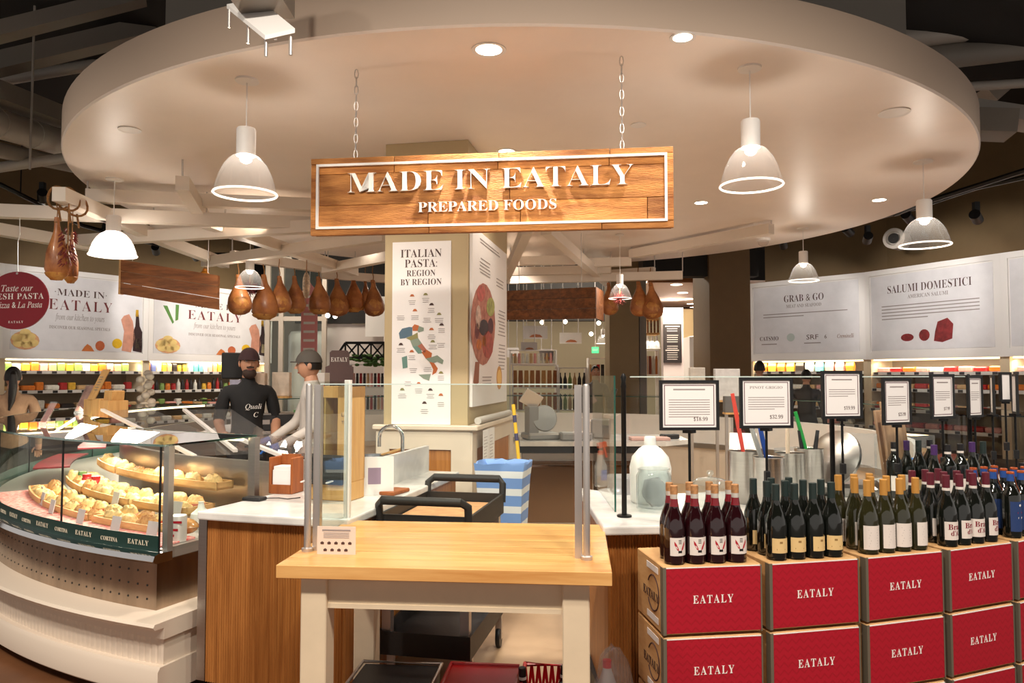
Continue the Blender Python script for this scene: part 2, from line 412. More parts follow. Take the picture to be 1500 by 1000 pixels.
track([at(1075, 360, 12.5), at(1180, 345, 11.5), at(1250, 328, 10.6), at(1340, 305, 9.6), at(1430, 275, 8.8), at(1600, 238, 8)], 'long curved black lighting track over the right fascia panels',
      [(1147, 357, 11.8, 1180, 470, 14, 260), (1242, 338, 10.7, 1350, 440, 12.4, 260), (1271, 349, 10.4, 1240, 470, 13.6, 0), (1330, 318, 9.7, 1420, 430, 11.6, 260), (1430, 318, 8.8, 1500, 440, 11, 200)], '%s black track spotlight from the left on the right-hand track')
track([at(1310, 314, 9.0), at(1350, 298, 8.6), at(1500, 250, 7.6), at(1600, 220, 7.2)], 'upper black lighting track at the right edge', [], '')
track([at(-60, 240, 9), at(30, 285, 9.6), at(120, 330, 10.6), at(200, 352, 11.6), at(300, 372, 13), at(440, 372, 12.4)], 'curved black lighting track over the left fascia panels',
      [(62, 287, 9.8, 60, 450, 12.6, 260), (155, 336, 11, 130, 450, 13.2, 260), (228, 366, 12.2, 250, 470, 14.6, 260), (286, 375, 12.8, 340, 480, 16, 240), (434, 374, 12.43, 380, 480, 16.5, 200)], '%s black track spotlight from the left on the left-hand track')
# ---------------------------------------------------------------- white lattice of beams under the soffit
beam_m = M('lattice_white', (226, 214, 200), .5)
BEAMS = [((-80, 306), (470, 328), 3.1), ((128, 287), (475, 301), 3.26), ((86, 284), (245, 354), 3.1), ((245, 354), (330, 386), 3.1), ((-60, 326), (170, 366), 3.02),
         ((267, 268), (302, 325), 3.2), ((302, 325), (520, 398), 3.1), ((110, 353), (470, 331), 3.05), ((300, 384), (565, 345), 3.05), ((225, 331), (330, 322), 3.2), ((340, 374), (480, 394), 3.12), ((476, 394), (590, 372), 3.08), ((470, 402), (590, 410), 3.12),
         ((744, 410), (1000, 403), 3.06), ((748, 398), (895, 394), 3.14), ((748, 383), (842, 381), 3.2), ((855, 385), (925, 383), 3.2), ((868, 403), (959, 397), 3.16), ((772, 335), (742, 404), 3.12), ((800, 335), (890, 414), 3.12), ((925, 372), (1130, 335), 3.3)]
for i, (p, q, z) in enumerate(BEAMS):
    a = atz(p[0], p[1], z); b = atz(q[0], q[1], z); mb = MB(); mb.bar(Vector(), b - a, .11, .12); o = mb.build('lattice_beam', beam_m); o.location = a
    side = 'left' if p[0] < 600 else 'right'; n = i if p[0] < 600 else i - 13
    tag(o, '%s white lattice beam counted from the camera, %s of the sign' % (nth(n), side), 'beam', 'white lattice beams')
    for e in (a, b):
        hgt = 3.4 - z - .06
        if hgt > .02 and (Vector((e.x - CX, e.y - CY)).length < RD):
            mb = MB(); mb.tube([e + Vector((0, 0, .06)), Vector((e.x, e.y, 3.4))], .008, 6); mb.build('hanger', alu, o, world=True)
# ---------------------------------------------------------------- soffit lights
def downlight(u, v, on, label, r=.075, p=60):
    p *= .42
    c = atz(u, v, 3.398); root = E('recessed_light', c, 0, label, 'light', 'recessed lights'); mb = MB()
    mb.lathe([(r * .86, -.001), (r * 1.15, -.004), (r * 1.15, .0)], 28); mb.build('trim_ring', white, root, True)
    mb = MB(); mb.lathe([(.0005, -.0015), (r * .86, -.0015)], 28, cap=False); mb.build('lens', lit if on else white, root)
    if on: lamp('recessed_spot_light', 'SPOT', c - Vector((0, 0, .03)), p, (1, .88, .74), c - Vector((0, 0, 2)), .06, 120, .8)
downlight(716, 73, 1, 'lit recessed downlight above the hanging wooden sign', .085, 260)
downlight(742, 222, 1, 'lit recessed downlight just behind the wooden sign top', p=80)
downlight(1027, 297, 1, 'lit recessed downlight right of the wooden sign', p=80)
downlight(1288, 293, 1, 'lit recessed downlight near the right rim of the soffit', p=90)
downlight(1310, 165, 0, 'unlit recessed eyelid light at the right of the soffit', .09)
downlight(935, 183, 0, 'small unlit recessed cap right of the chain', .05)
downlight(190, 190, 0, 'unlit recessed light near the left rim of the soffit', .07)
downlight(1000, 55, 1, 'lit recessed downlight at the upper right of the soffit front', .06, 70)
downlight(766, 352, 1, 'lit recessed downlight beside the pier behind the sign', p=70)
for (x, y) in ((-1.8, 9.6), (1.9, 9.4), (-2.6, 7.6), (2.7, 7.3), (-1.5, 5.0), (0, 11.2), (2.2, 5.4)):
    c = Vector((x, y, 3.36)); lamp('soffit_spot_light', 'SPOT', c, 46, (1, .90, .78), c - Vector((0, 0, 2)), .06, 125, .8)
# sprinkler-style white bracket in front of the soffit
root = E('white_ceiling_bracket', at(330, 10, 3.55), 0, 'white metal bracket plate with six small rods at the top left', 'bracket')
c = [at(332, 12, 3.6), at(378, 3, 3.6), at(432, 48, 3.3), at(388, 58, 3.3)]
mb = MB(); mb.add(c + [p + Vector((0, 0, .02)) for p in c], [(0, 1, 2, 3), (7, 6, 5, 4), (0, 4, 5, 1), (1, 5, 6, 2), (2, 6, 7, 3), (3, 7, 4, 0)]); mb.build('plate', white, root, world=True)
for (u, v, Y) in ((336, 14, 3.58), (376, 12, 3.55), (404, 30, 3.42), (364, 36, 3.45), (390, 54, 3.32), (426, 52, 3.32)):
    p = at(u, v, Y); mb = MB(); mb.tube([p, p - Vector((0, 0, .09))], .008, 8); mb.build('rod', alu, root, world=True)
p = at(385, 22, 3.45); mb = MB(); mb.box(p.x - .12, p.x + .12, p.y - .1, p.y + .1, p.z + .03, p.z + .4); mb.build('mount_box', duct, root, world=True)
# ---------------------------------------------------------------- pendant lamps
def pendant(u, vmount, vtop, vbot, wpx, label, zc=3.4, Y=None, topz=None, milky=0, power=45, mountY=None):
    power *= .20
    c = atz(u, vmount, zc) if Y is None else at(u, vmount, Y); Y = c.y
    zt = at(u, vtop, Y).z; zb = at(u, vbot, Y).z; R = wpx / 2 * Y / F; h = zt - zb; sock = h * .42
    root = E('pendant_lamp', (c.x, c.y, zb), 0, label, 'pendant lamp', 'white pendant lamps with clear shades')
    zc2 = (topz or c.z) - zb; z1 = h; z0 = h - sock
    mb = MB(); mb.lathe([(.001, zc2 - .02), (R * .38, zc2 - .012), (R * .38, zc2)], 24); mb.build('ceiling_rose', white, root, True)
    mb = MB(); mb.tube([(0, 0, z1), (0, 0, zc2)], .004, 6); mb.build('cord', white, root)
    mb = MB(); mb.lathe([(R * .31, z0), (R * .31, z1 - .01), (R * .28, z1)], 24); mb.build('socket_housing', white, root, True)
    prof = [(R * .33, z0 + .005), (R * .52, z0 - h * .05), (R * .70, z0 - h * .16), (R * .84, z0 - h * .30), (R * .93, z0 - h * .44), (R * .985, h * .03), (R, 0)]
    mb = MB(); mb.lathe(prof, 40, cap=False); mb.build('shade', acry_milk if milky else acry_lamp, root, True)
    mb = MB(); pts = [(R * math.cos(a * math.pi / 16), R * math.sin(a * math.pi / 16), 0) for a in range(33)]; mb.tube(pts, R * .035, 6, False); mb.build('rim', lamp_rim, root, True)
    mb = MB(); mb.ell((0, 0, z0 - .02), R * .2, R * .2, R * .14); mb.build('bulb', bulb, root, True)
    lamp('pendant_bulb_light', 'POINT', (c.x, c.y, zb + z0 - R * .3), power, (1, .90, .78), None, R * .2)
pendant(362, 117, 188, 284, 90, 'large clear pendant lamp left of the wooden sign')
pendant(1098, 99, 176, 272, 90, 'large clear pendant lamp right of the wooden sign')
pendant(168, 262, 316, 374, 65, 'milky white glowing pendant lamp over the left case', milky=1, power=70)
pendant(367, 335, 378, 421, 40, 'small pendant lamp in front of the hanging hams', zc=3.4, power=40)
pendant(1176, 334, 368, 411, 42, 'small pendant lamp in front of the GRAB & GO panel')
pendant(1352, 236, 293, 359, 69, 'clear pendant lamp at right under the soffit rim')
pendant(908, 382, 402, 437, 33, 'small pendant lamp between the hams right of the pier', Y=9.6, power=35, topz=3.395)
pendant(883, 470, 482, 503, 19, 'tiny far pendant lamp left of the slim beige pier', Y=16, power=30, topz=5.58)
# ---------------------------------------------------------------- hanging wooden sign
SL = at(457, 343, 4.42); SR = at(987, 338, 4.17); SW = (SR.xy - SL.xy).length; SH = .457
root = E('hanging_sign', ((SL.x + SR.x) / 2, (SL.y + SR.y) / 2, (SL.z + SR.z) / 2), math.atan2(SR.y - SL.y, SR.x - SL.x), 'rough wooden hanging sign reading MADE IN EATALY PREPARED FOODS', 'sign')
mb = MB(); mb.box(-SW / 2 + .01, SW / 2 - .01, -.0, .05, .008, SH - .008); mb.build('backing_board', brownwood, root)
def plank(x0, x1, z0, z1, y0=-.022, m=sawn, par=None):
    mb = MB(); mb.cbox(x0 + .0015, x1 - .0015, y0 + rnd.uniform(-.003, .002), 0, z0 + .001, z1 - .001, .002); c = Vector(((x0 + x1) / 2, 0, (z0 + z1) / 2))
    for p in mb.v: p -= c
    return mb.build('plank', m, par or root, loc=c)
fx = lambda px: (px - 755) / 1370 * SW
for (z0, z1, js) in ((.362, .421, (398, 795, 1208)), (.176, .362, (840,)), (.042, .176, (530, 880, 1345))):
    xs = [-SW / 2 + .04] + [fx(j) for j in js] + [SW / 2 - .04]
    for a, b in zip(xs[:-1], xs[1:]): plank(a, b, z0, z1)
for (z0, z1, js) in ((.421, SH, (398, 800, 1210)), (0, .042, (535, 1180))):
    xs = [-SW / 2] + [fx(j) for j in js] + [SW / 2]
    for a, b in zip(xs[:-1], xs[1:]): plank(a, b, z0, z1, -.03)
plank(-SW / 2, -SW / 2 + .04, .042, .421, -.03); plank(SW / 2 - .04, SW / 2, .042, .421, -.03)
mb = MB(); x = SW / 2 - .036; t = .014; zl = .036; zh = SH - .036
for b in ((-x, x, zh - t, zh), (-x, x, zl, zl + t), (-x, -x + t, zl + t, zh - t), (x - t, x, zl + t, zh - t)): mb.box(b[0], b[1], -.038, -.02, b[2], b[3])
mb.build('white_border', white, root)
put_text('MADE IN EATALY', .172, white_text, root, (0, -.034, .298), width=1.655, ext=.008, thin=.016, res=4)
put_text('PREPARED FOODS', .084, white_text, root, (0, -.034, .146), width=.80, ext=.006, thin=.010, res=4)
for (u, v, sx) in ((528, 88, -.79), (910, 78, .77)):
    top = atz(u, v, 3.4); mb = MB(); b = Vector((sx, .0, SH)); m = root.matrix_basis; b = m @ b; n = int((3.39 - b.z) / .045)
    for i in range(n):
        p = b.lerp(Vector((b.x, b.y, 3.395)), (i + .5) / n); L = (3.395 - b.z) / n * .62
        pts = []
        for a in range(9):
            t = a / 8 * 2 * math.pi; q = Vector((math.cos(t) * .011, 0, math.sin(t) * L))
            if i % 2: q = Vector((0, q.x, q.z))
            pts.append(p + q)
        mb.tube(pts, .003, 5, False)
    mb.build('chain', alu, root, True, world=True)
# ---------------------------------------------------------------- pier with posters
PZ = math.atan2(-.12, .655); PL = Vector((-.993, 5.84, 0))
pier = mb = MB(); mb.box(0, .666, 0, 1.6, 0, 3.398); o = struct(mb.build('wall_pier', beige, None, loc=PL, rz=PZ))
pr = E('pier_ledge', PL, PZ, 'cream ledge and wainscot wrapped around the beige pier', 'ledge')
mb = MB(); mb.cbox(-.07, .74, -.07, -.001, 1.165, 1.205, .008); mb.cbox(.667, .76, -.0715, 1.72, 1.165, 1.205, .008); mb.build('ledge', cream, pr)
mb = MB(); mb.box(-.045, .70, -.045, -.001, 1.02, 1.164); mb.box(.667, .715, -.04, 1.68, 1.02, 1.164); mb.build('frieze', cream, pr)
mb = MB(); mb.box(-.045, .715, -.045, -.001, .013, .10); mb.box(.55, .715, -.045, -.001, .10, 1.02); mb.box(-.045, .06, -.045, -.001, .10, 1.02); mb.box(.667, .715, 0, .12, .013, 1.02); mb.box(.667, .715, 1.5, 1.66, .013, 1.02); mb.build('cream_stile', cream, pr)
mb = MB(); mb.box(.06, .55, -.03, -.001, .10, 1.02); mb.build('oak_panel', oak, pr)
mb = MB(); mb.box(.667, .70, .12, 1.5, .013, 1.02); mb.build('oak_panel', oak, pr)
po = E('pasta_map_poster', PL + Matrix.Rotation(PZ, 3, 'Z') @ Vector((.30, -.012, 1.207)), PZ, 'tall poster headed ITALIAN PASTA: REGION BY REGION with a map of Italy', 'poster')
mb = MB(); mb.box(-.235, .235, 0, .011, 0, 1.41); mb.build('poster_board', paper, po)
def pp(cx, cy): return ((cx - 222) / 282 * .47, 1.41 - (cy - 28) / 900 * 1.41)
for s, cy, wd, sz in (('ITALIAN', 88, .33, .09), ('PASTA:', 138, .26, .09), ('REGION', 186, .23, .07), ('BY REGION', 230, .33, .07)):
    x, z = pp(220, cy); put_text(s, sz, ink, po, (x, -.001, z), width=wd, ext=.0005, thin=.008)
def flat(parent, pts, m, y=-.001, name='print', conv=pp, th=.0008):
    mb = MB(); q = [conv(*p) for p in pts]
    a = sum(q[i][0] * q[(i + 1) % len(q)][1] - q[(i + 1) % len(q)][0] * q[i][1] for i in range(len(q)))
    if a < 0: q = q[::-1]
    mb.vprism(q, y - th, y); return mb.build(name, m, parent)
pc = {k: M('map_' + k, c, .6) for k, c in dict(blue=(84, 110, 128), olive=(140, 134, 84), sage=(132, 146, 130), rust=(186, 100, 52), rose=(176, 106, 84), teal=(104, 140, 130)).items()}
flat(po, [(115, 480), (130, 458), (165, 450), (180, 452), (180, 492), (145, 505), (120, 508)], pc['blue'], name='map_region')
flat(po, [(180, 450), (190, 437), (212, 444), (205, 470), (182, 470)], pc['rust'], name='map_region')
flat(po, [(212, 446), (235, 455), (235, 470), (210, 478), (205, 470)], pc['sage'], name='map_region')
flat(po, [(150, 505), (180, 492), (205, 478), (208, 505), (172, 517)], pc['olive'], name='map_region')
flat(po, [(170, 517), (208, 505), (226, 532), (205, 545), (182, 548)], pc['sage'], name='map_region')
flat(po, [(182, 548), (205, 545), (222, 560), (228, 580), (208, 582)], pc['teal'], name='map_region')
flat(po, [(205, 545), (226, 532), (248, 562), (240, 580), (222, 562)], pc['rose'], name='map_region')
flat(po, [(225, 575), (248, 562), (275, 580), (272, 600), (245, 606)], pc['rust'], name='map_region')
flat(po, [(245, 606), (272, 600), (300, 590), (330, 615), (325, 635), (300, 622), (285, 628), (262, 622)], pc['sage'], name='map_region')
flat(po, [(262, 622), (285, 628), (303, 655), (295, 675), (276, 687), (281, 660), (272, 640)], pc['rust'], name='map_region')
flat(po, [(130, 600), (155, 592), (158, 650), (135, 655)], pc['teal'], name='map_region')
flat(po, [(210, 685), (270, 682), (262, 715), (235, 705)], pc['sage'], name='map_region')
mb = MB()
for (cx, cy) in ((178, 320), (243, 310), (270, 360), (123, 395), (192, 395), (250, 408), (308, 410), (320, 460), (272, 490), (278, 540), (318, 532), (125, 555), (178, 592), (185, 655), (255, 650), (318, 692), (160, 720), (212, 755), (268, 780), (318, 820), (133, 780), (240, 855)):
    for j in range(3):
        x, z = pp(cx, cy + j * 9); wv = rnd.uniform(.022, .034); mb.box(x - wv, x + wv, -.0018, -.001, z - .0025, z + .001)
stuff(mb.build('caption_lines', inkgrey, po))
for i, (cx, cy) in enumerate(((178, 295), (243, 290), (272, 340), (192, 368), (308, 388), (320, 440), (272, 462), (278, 522), (125, 535), (178, 570), (318, 675), (268, 758), (318, 783), (133, 757), (240, 822), (212, 728))):
    x, z = pp(cx, cy); mb = MB(); mb.vprism([(x - .02, z - .008), (x + .02, z - .008), (x + .008, z + .01), (x - .008, z + .01)], -.002, -.001); mb.build('pasta_picture', (pc['rust'], pc['olive'], ink)[i % 3], po)
# side poster with a charcuterie board
R3 = Matrix.Rotation(PZ, 3, 'Z')
ps = E('charcuterie_poster', PL + R3 @ Vector((.68, .75, 1.34)), PZ + math.pi / 2, 'white poster on the pier side with a round board of cured meats', 'poster')
mb = MB(); mb.box(-.70, .70, -.012, .012, 0, 1.40); mb.build('poster_board', paper, ps)
def qq(u, v):   # u 690..742 -> along, v 345..592
    t = (u - 692) / 50.0; d0, d1 = 5.8, 7.2; s = t * d0 / (d1 - t * (d1 - d0)); d = d0 + (d1 - d0) * s
    return (-.70 + 1.40 * s, (550 - v) * d / F + HC - 1.34)
def ellipse(u, v, ru, rv, n=20, conv=qq): return [(u + ru * math.cos(2 * math.pi * i / n), v + rv * math.sin(2 * math.pi * i / n)) for i in range(n)]
bm_ = M('board_brown', (142, 74, 58), .6, var=.5, scale=14, col2=(196, 130, 110))
flat(ps, ellipse(707, 475, 18, 60), bm_, -.013, 'board_picture', qq)
flat(ps, [(696, 530), (702, 530), (701, 560), (697, 564), (693, 560)], M('board_handle', (150, 92, 70), .6), -.013, 'handle_picture', qq)
for (u, v, a, b, c) in ((700, 465, 4, 18, (232, 196, 178)), (718, 450, 6, 14, (178, 178, 96)), (708, 480, 7, 12, (58, 34, 44)), (701, 505, 4, 8, (222, 122, 48)), (714, 505, 8, 20, (190, 84, 70)), (704, 430, 6, 12, (206, 96, 84)), (718, 478, 4, 12, (96, 40, 50)), (709, 500, 3, 8, (224, 150, 60)), (698, 485, 3, 12, (120, 46, 50))):
    flat(ps, ellipse(u, v, a, b, 12), M('food_print_%d_%d' % (u, v), c, .6, var=.3, scale=20), -.0145, 'food_picture', qq)
flat(ps, ellipse(731, 553, 4, 17, 14), M('biscuit_print', (206, 152, 88), .6), -.013, 'biscuit_picture', qq)
flat(ps, ellipse(731, 553, 3, 12, 14), M('biscuit_print2', (236, 196, 120), .6), -.0142, 'biscuit_picture', qq)
mb = MB()
for (u0, u1, v0, n) in ((702, 732, 349, 2), (702, 718, 378, 5), (726, 738, 408, 3), (729, 740, 455, 8), (729, 740, 505, 8), (706, 720, 552, 3)):
    for j in range(n):
        a = qq(u0 + rnd.uniform(0, 2), v0 + j * 5); b = qq(u1 - rnd.uniform(0, 2), v0 + j * 5); mb.box(a[0], b[0], -.0135, -.0125, a[1] - .005, a[1] + .003)
stuff(mb.build('caption_lines', inkgrey, ps))
# rolled poster tube on the ledge, papers hung below it
mb = MB(); a = Vector((.735, .05, 1.235)); b = Vector((.735, 1.35, 1.235)); mb.tube([a, b], .028, 16); o = mb.build('paper_tube', M('grey_tube', (190, 184, 176), .5), None, True, loc=PL, rz=PZ); tag(o, 'rolled paper tube lying on the pier ledge', 'tube')
for i, y in enumerate((.10, .32)):
    mb = MB(); mb.box(.765, .768, y, y + .2, .72 + .05 * i, 1.16); o = mb.build('paper_sheet', paper, None, loc=PL, rz=PZ); tag(o, ('left' if i == 0 else 'right') + ' white paper sheet taped below the pier ledge', 'paper')
    mb = MB()
    for j in range(12): mb.box(.768, .7685, y + .02, y + .17 - rnd.uniform(0, .06), 1.10 - j * .025, 1.104 - j * .025)
    mb.build('print_lines', inkgrey, o)
# ---------------------------------------------------------------- prep table in the opening
TC = Vector((-.215, 3.10, 0)); TR = math.radians(-5)
tb = E('prep_table', TC, TR, 'cream painted table with thick butcher block top', 'table')
W2, D2 = .60, .42
for i in range(7):
    y0 = -D2 + i * .12; mb = MB(); mb.cbox(-W2, W2, y0 + .0004, y0 + .1196, .853, .90, .002); c = Vector((0, y0 + .06, .876))
    for p in mb.v: p -= c
    mb.build('top_board', M('butcher_block_b', (236, 186, 118), .34, scale=2, col2=(206, 144, 78), stretch=(.8, 10, 10), rand=.08, coat=.2), tb, loc=c)
tcream = M('table_cream', (228, 208, 178), .5, var=.04)
for sx in (-1, 1):
    for sy in (-1, 1):
        mb = MB(); x = sx * .475; y = sy * .33; mb.cbox(x - .048, x + .048, y - .048, y + .048, 0, .852, .004); mb.build('leg', tcream, tb)
for sy in (-1, 1): mb = MB(); y = sy * .345; mb.box(-.427, .427, y - .012, y + .012, .752, .852); mb.box(-.427, .427, y - .016, y + .016, .735, .752); mb.build('apron', tcream, tb)
for sx in (-1, 1): mb = MB(); x = sx * .49; mb.box(x - .012, x + .012, -.28, .28, .745, .852); mb.build('apron', tcream, tb)
# glass guard on the table
gg = E('table_glass_guard', TC + Vector((0, 0, .90)), TR, 'clear glass guard between aluminium posts on the butcher block table', 'glass guard')
def T(x, y, z): return Vector((x, y, z))
for (x, y) in ((-.565, -.20), (.515, -.24)):
    mb = MB(); mb.lathe([(.022, 0), (.022, .012), (.013, .016), (.013, .64), (.010, .648)], 16, (x, y, 0)); mb.build('post', alu, gg, True)
    mb = MB(); mb.box(x - .014 + .03 * (1 if x < 0 else -1), x + .014 + .03 * (1 if x < 0 else -1), y + .012, y + .04, 0, .645); mb.build('post_channel', alu, gg)
mb = MB(); mb.box(-.60, -.572, .36, .388, 0, .66); mb.build('post', white, gg)
mb = MB(); mb.box(-.515, .465, -.215, -.209, .006, .645); mb.build('glass_pane', glass, gg)
mb = MB(); mb.box(-.587, -.581, -.15, .36, .01, .655); mb.build('glass_pane', glass, gg)
mb = MB(); mb.box(-.515, .465, -.2155, -.2085, .645, .649); mb.build('glass_edge', M('pale_glass_edge', (200, 216, 210), .2), gg)
pl = E('allergen_placard', TC + Matrix.Rotation(TR, 3, 'Z') @ Vector((-.435, -.245, .90)), TR, 'small pale placard with rows of food icons on the table corner', 'placard')
mb = MB(); mb.box(-.075, .075, 0, .004, 0, .105); mb.build('card', M('pale_card', (222, 204, 190), .5), pl)
mb = MB(); mb.box(-.055, .055, -.001, 0, .088, .094)
for j in range(4): mb.box(-.05, .05, -.001, 0, .062 + j * .006, .064 + j * .006)
mb.build('print_lines', inkgrey, pl)
for j in range(2):
    for i in range(5 - j):
        x = -.055 + i * .027 + j * .012; z = .042 - j * .026; mb = MB(); mb.vprism([(x - .006, z - .004), (x + .006, z - .004), (x + .007, z + .003), (x, z + .007), (x - .007, z + .003)], -.001, 0); mb.build('icon', ink, pl)
# ---------------------------------------------------------------- left counter wing
def arcpts(R, a, b, n): return [pol(a + (b - a) * i / n, R)[:2] for i in range(n + 1)]
cw = E('marble_counter', pol(-15, 4.4), 0, 'white marble counter with fluted oak front left of the opening', 'counter')
def flute(i): return .005 if i % 2 else -.005
ptsL = arcpts(4.70, -19.9, -10.0, 16) + [(-.36, 5.19), (-1.05, 5.36)] + arcpts(3.72, -13, -19.9, 4)
mb = MB(); mb.prism(ptsL, .882, .922); o = mb.build('marble_top', marble, cw, world=True)
bv = o.modifiers.new('bevel', 'BEVEL'); bv.width = .008; bv.segments = 2; bv.limit_method = 'ANGLE'
mb = MB(); mb.arcbox(4.58, 4.655, .10, .881, -19.6, -10.4, 112, flute); mb.build('fluted_front', oak, cw, world=True)
a = pol(-10.4, 4.62); mb = MB(); mb.prism([(a.x - .03, a.y), (a.x, a.y), (-.385, 5.17), (-.42, 5.18)], .05, .881); mb.build('end_panel', oak, cw, world=True)
mb = MB(); mb.arcbox(3.8, 4.6, .0, .10, -19.5, -10.6, 10); mb.build('toe_kick', blk, cw, world=True)
mb = MB(); a = pol(-19.75, 4.655); mb.obox((a.x - .01, a.y + .02, .49), .05, .03, .78, math.radians(-20)); mb.build('steel_corner', steel, cw, world=True)
# sink upstand, basin, tap
sk = E('bar_sink', (-.83, 4.15, .922), 0, 'marble upstand around a small bar sink on the left counter', 'sink')
d = Vector((.29, 1.23, 0)).normalized(); n = Vector((-d.y, d.x, 0)); p0 = Vector((-.80, 4.22, 0)); p1 = p0 + d * 1.0
mb = MB(); mb.prism([p0, p1, p1 + n * .03, p0 + n * .03], .922, 1.10); mb.prism([p0 + n * .0301, p0 + n * .46, p0 + n * .46 + d * .03, p0 + n * .0301 + d * .03], .922, 1.10); mb.build('upstand', marble, sk, world=True)
mb = MB(); q = p0 + d * .12 + n * .1; mb.prism([q, q + d * .55, q + d * .55 + n * .3, q + n * .3], .923, .93); mb.build('basin_rim', steel, sk, world=True)
tp = E('gooseneck_tap', tuple((p0 + d * .66 + n * .06).to_2d()) + (.922,), 0, 'chrome gooseneck tap over the bar sink', 'tap')
mb = MB(); pts = [(0, 0, 0), (0, 0, .26)] + [(-.075 + .075 * math.cos(a), 0, .26 + .075 * math.sin(a)) for a in [i * math.pi / 8 for i in range(1, 9)]] + [(-.15, 0, .20)]; mb.tube(pts, .012, 10); mb.build('spout', chrome, tp, True)
mb = MB(); mb.lathe([(.024, 0), (.024, .03), (.014, .04)], 14); mb.build('base', chrome, tp, True)
mb = MB(); mb.tube([(.0, -.02, .05), (.03, -.07, .09)], .006, 8); mb.build('lever', chrome, tp, True)
q = p0 + d * .72 + n * .18; ub = E('utensil_bucket', (q.x, q.y, .931), 0, 'small steel bucket with wooden handles beside the sink tap', 'bucket')
mb = MB(); mb.lathe([(.05, 0), (.06, .13), (.054, .13), (.045, .01)], 18); mb.build('bucket', steel, ub, True)
mb = MB(); mb.bar((-.05, 0, .13), (.09, .03, .17), .03, .01); mb.build('wooden_spoon', bamboo, ub)
q = p0 + d * .90 + n * .36; mb = MB(); mb.lathe([(.10, 0), (.15, .10), (.145, .10), (.095, .005)], 20); o = mb.build('mixing_bowl', M('dark_steel', (110, 112, 118), .25, .9), None, True, loc=(q.x, q.y, .931)); tag(o, 'dark steel bowl sitting in the bar sink', 'bowl')
mb = MB(); mb.cbox(-.09, .09, -.05, .05, 0, .02, .004); o = mb.build('cutting_board', cherry, None, loc=(-.66, 4.24, .923), rz=1.2); tag(o, 'small reddish wooden board in front of the sink upstand', 'cutting board')
q = p0 + n * .10 + d * .02; mb = MB(); mb.box(-.14, .14, -.003, .003, 0, .21); o = mb.build('menu_card', paper, None, loc=(q.x + .10, q.y - .10, .923), rz=.2); tag(o, 'white card with purple picture leaning by the sink upstand', 'card')
mb = MB(); mb.box(.0, .07, -.004, -.003, .06, .15); mb.build('picture', M('purple_print', (150, 128, 150), .6), o)
# napkin holder, cutlery dispenser, card reader
nh = E('napkin_holder', (-1.275, 4.27, .923), -.25, 'reddish wooden napkin holder full of white napkins', 'napkin holder')
mb = MB(); mb.cbox(-.075, -.06, -.06, .06, 0, .20, .004); mb.cbox(.06, .075, -.06, .06, 0, .20, .004); mb.build('side_panel', cherry, nh)
mb = MB(); mb.box(-.06, .06, .05, .06, 0, .21); mb.build('back_panel', cherry, nh); mb = MB(); mb.box(-.06, .06, -.06, -.05, 0, .05); mb.build('front_rail', cherry, nh)
mb = MB(); mb.box(-.055, .055, -.048, .048, .004, .13); mb.box(-.05, .055, -.046, .04, .13, .15); mb.build('napkin_stack', paper, nh)
cd = E('cutlery_dispenser', (-.955, 4.05, .923), -.30, 'tall bamboo cutlery dispenser with black front and clear window', 'dispenser')
mb = MB(); mb.cbox(-.13, .13, -.06, .10, 0, .10, .004); mb.box(-.09, -.072, -.05, .10, .10, .60); mb.box(.05, .13, -.05, .10, .10, .60); mb.box(-.09, .13, .09, .10, .1, .60); mb.box(-.09, .13, -.05, .10, .54, .60); mb.build('cabinet', bamboo, cd)
mb = MB(); mb.cbox(-.13, .10, -.085, -.061, .085, .24, .006); mb.build('black_front', M('slate_black', (44, 46, 48), .5), cd)
mb = MB(); mb.box(-.072, .048, -.052, -.048, .24, .54); mb.build('window', glass, cd)
mb = MB(); mb.box(-.035, -.025, -.046, .08, .10, .54); mb.build('divider', bamboo, cd)
for x in (-.10, -.02, .05): mb = MB(); mb.bar((x, -.06, .11), (x - .02, -.125, .10), .012, .006); mb.build('cutlery_handle', white, cd)
put_text('LD', .03, ink, cd, (.09, -.0515, .45), style='sans', name='lettering'); put_text('TIC', .022, ink, cd, (.09, -.0515, .41), style='sans', name='lettering')
cr = E('card_reader', (-1.36, 4.0, .923), -.3, 'small black card reader with a cord on the marble counter', 'card reader')
mb = MB(); mb.cbox(-.055, .055, -.035, .035, 0, .018, .005); mb.build('body', blk, cr); mb = MB(); mb.tube([(.04, .03, .008), (.10, .07, .006), (.16, .06, .005), (.2, .12, .005)], .003, 6); mb.build('cord', blk, cr, True)
# ---------------------------------------------------------------- right counter wing
cw2 = E('marble_counter', pol(15, 4.5), 0, 'white marble counter with fluted oak front behind the wine crates', 'counter')
ptsR = arcpts(4.80, 3.9, 46, 44) + arcpts(3.95, 46, 8, 30) + [(.387, 4.48)]
mb = MB(); mb.prism(ptsR, .882, .922); o = mb.build('marble_top', marble, cw2, world=True); bv = o.modifiers.new('bevel', 'BEVEL'); bv.width = .008; bv.segments = 2; bv.limit_method = 'ANGLE'
mb = MB(); mb.arcbox(4.66, 4.74, .10, .881, 4.3, 45.5, 500, flute); mb.build('fluted_front', oak, cw2, world=True)
a = pol(4.35, 4.7); mb = MB(); mb.prism([(a.x, a.y), (a.x + .03, a.y), (.44, 4.45), (.41, 4.45)], .05, .881); mb.build('end_panel', oak, cw2, world=True)
mb = MB(); mb.arcbox(4.05, 4.68, 0, .10, 4.4, 45, 30); mb.build('toe_kick', blk, cw2, world=True)
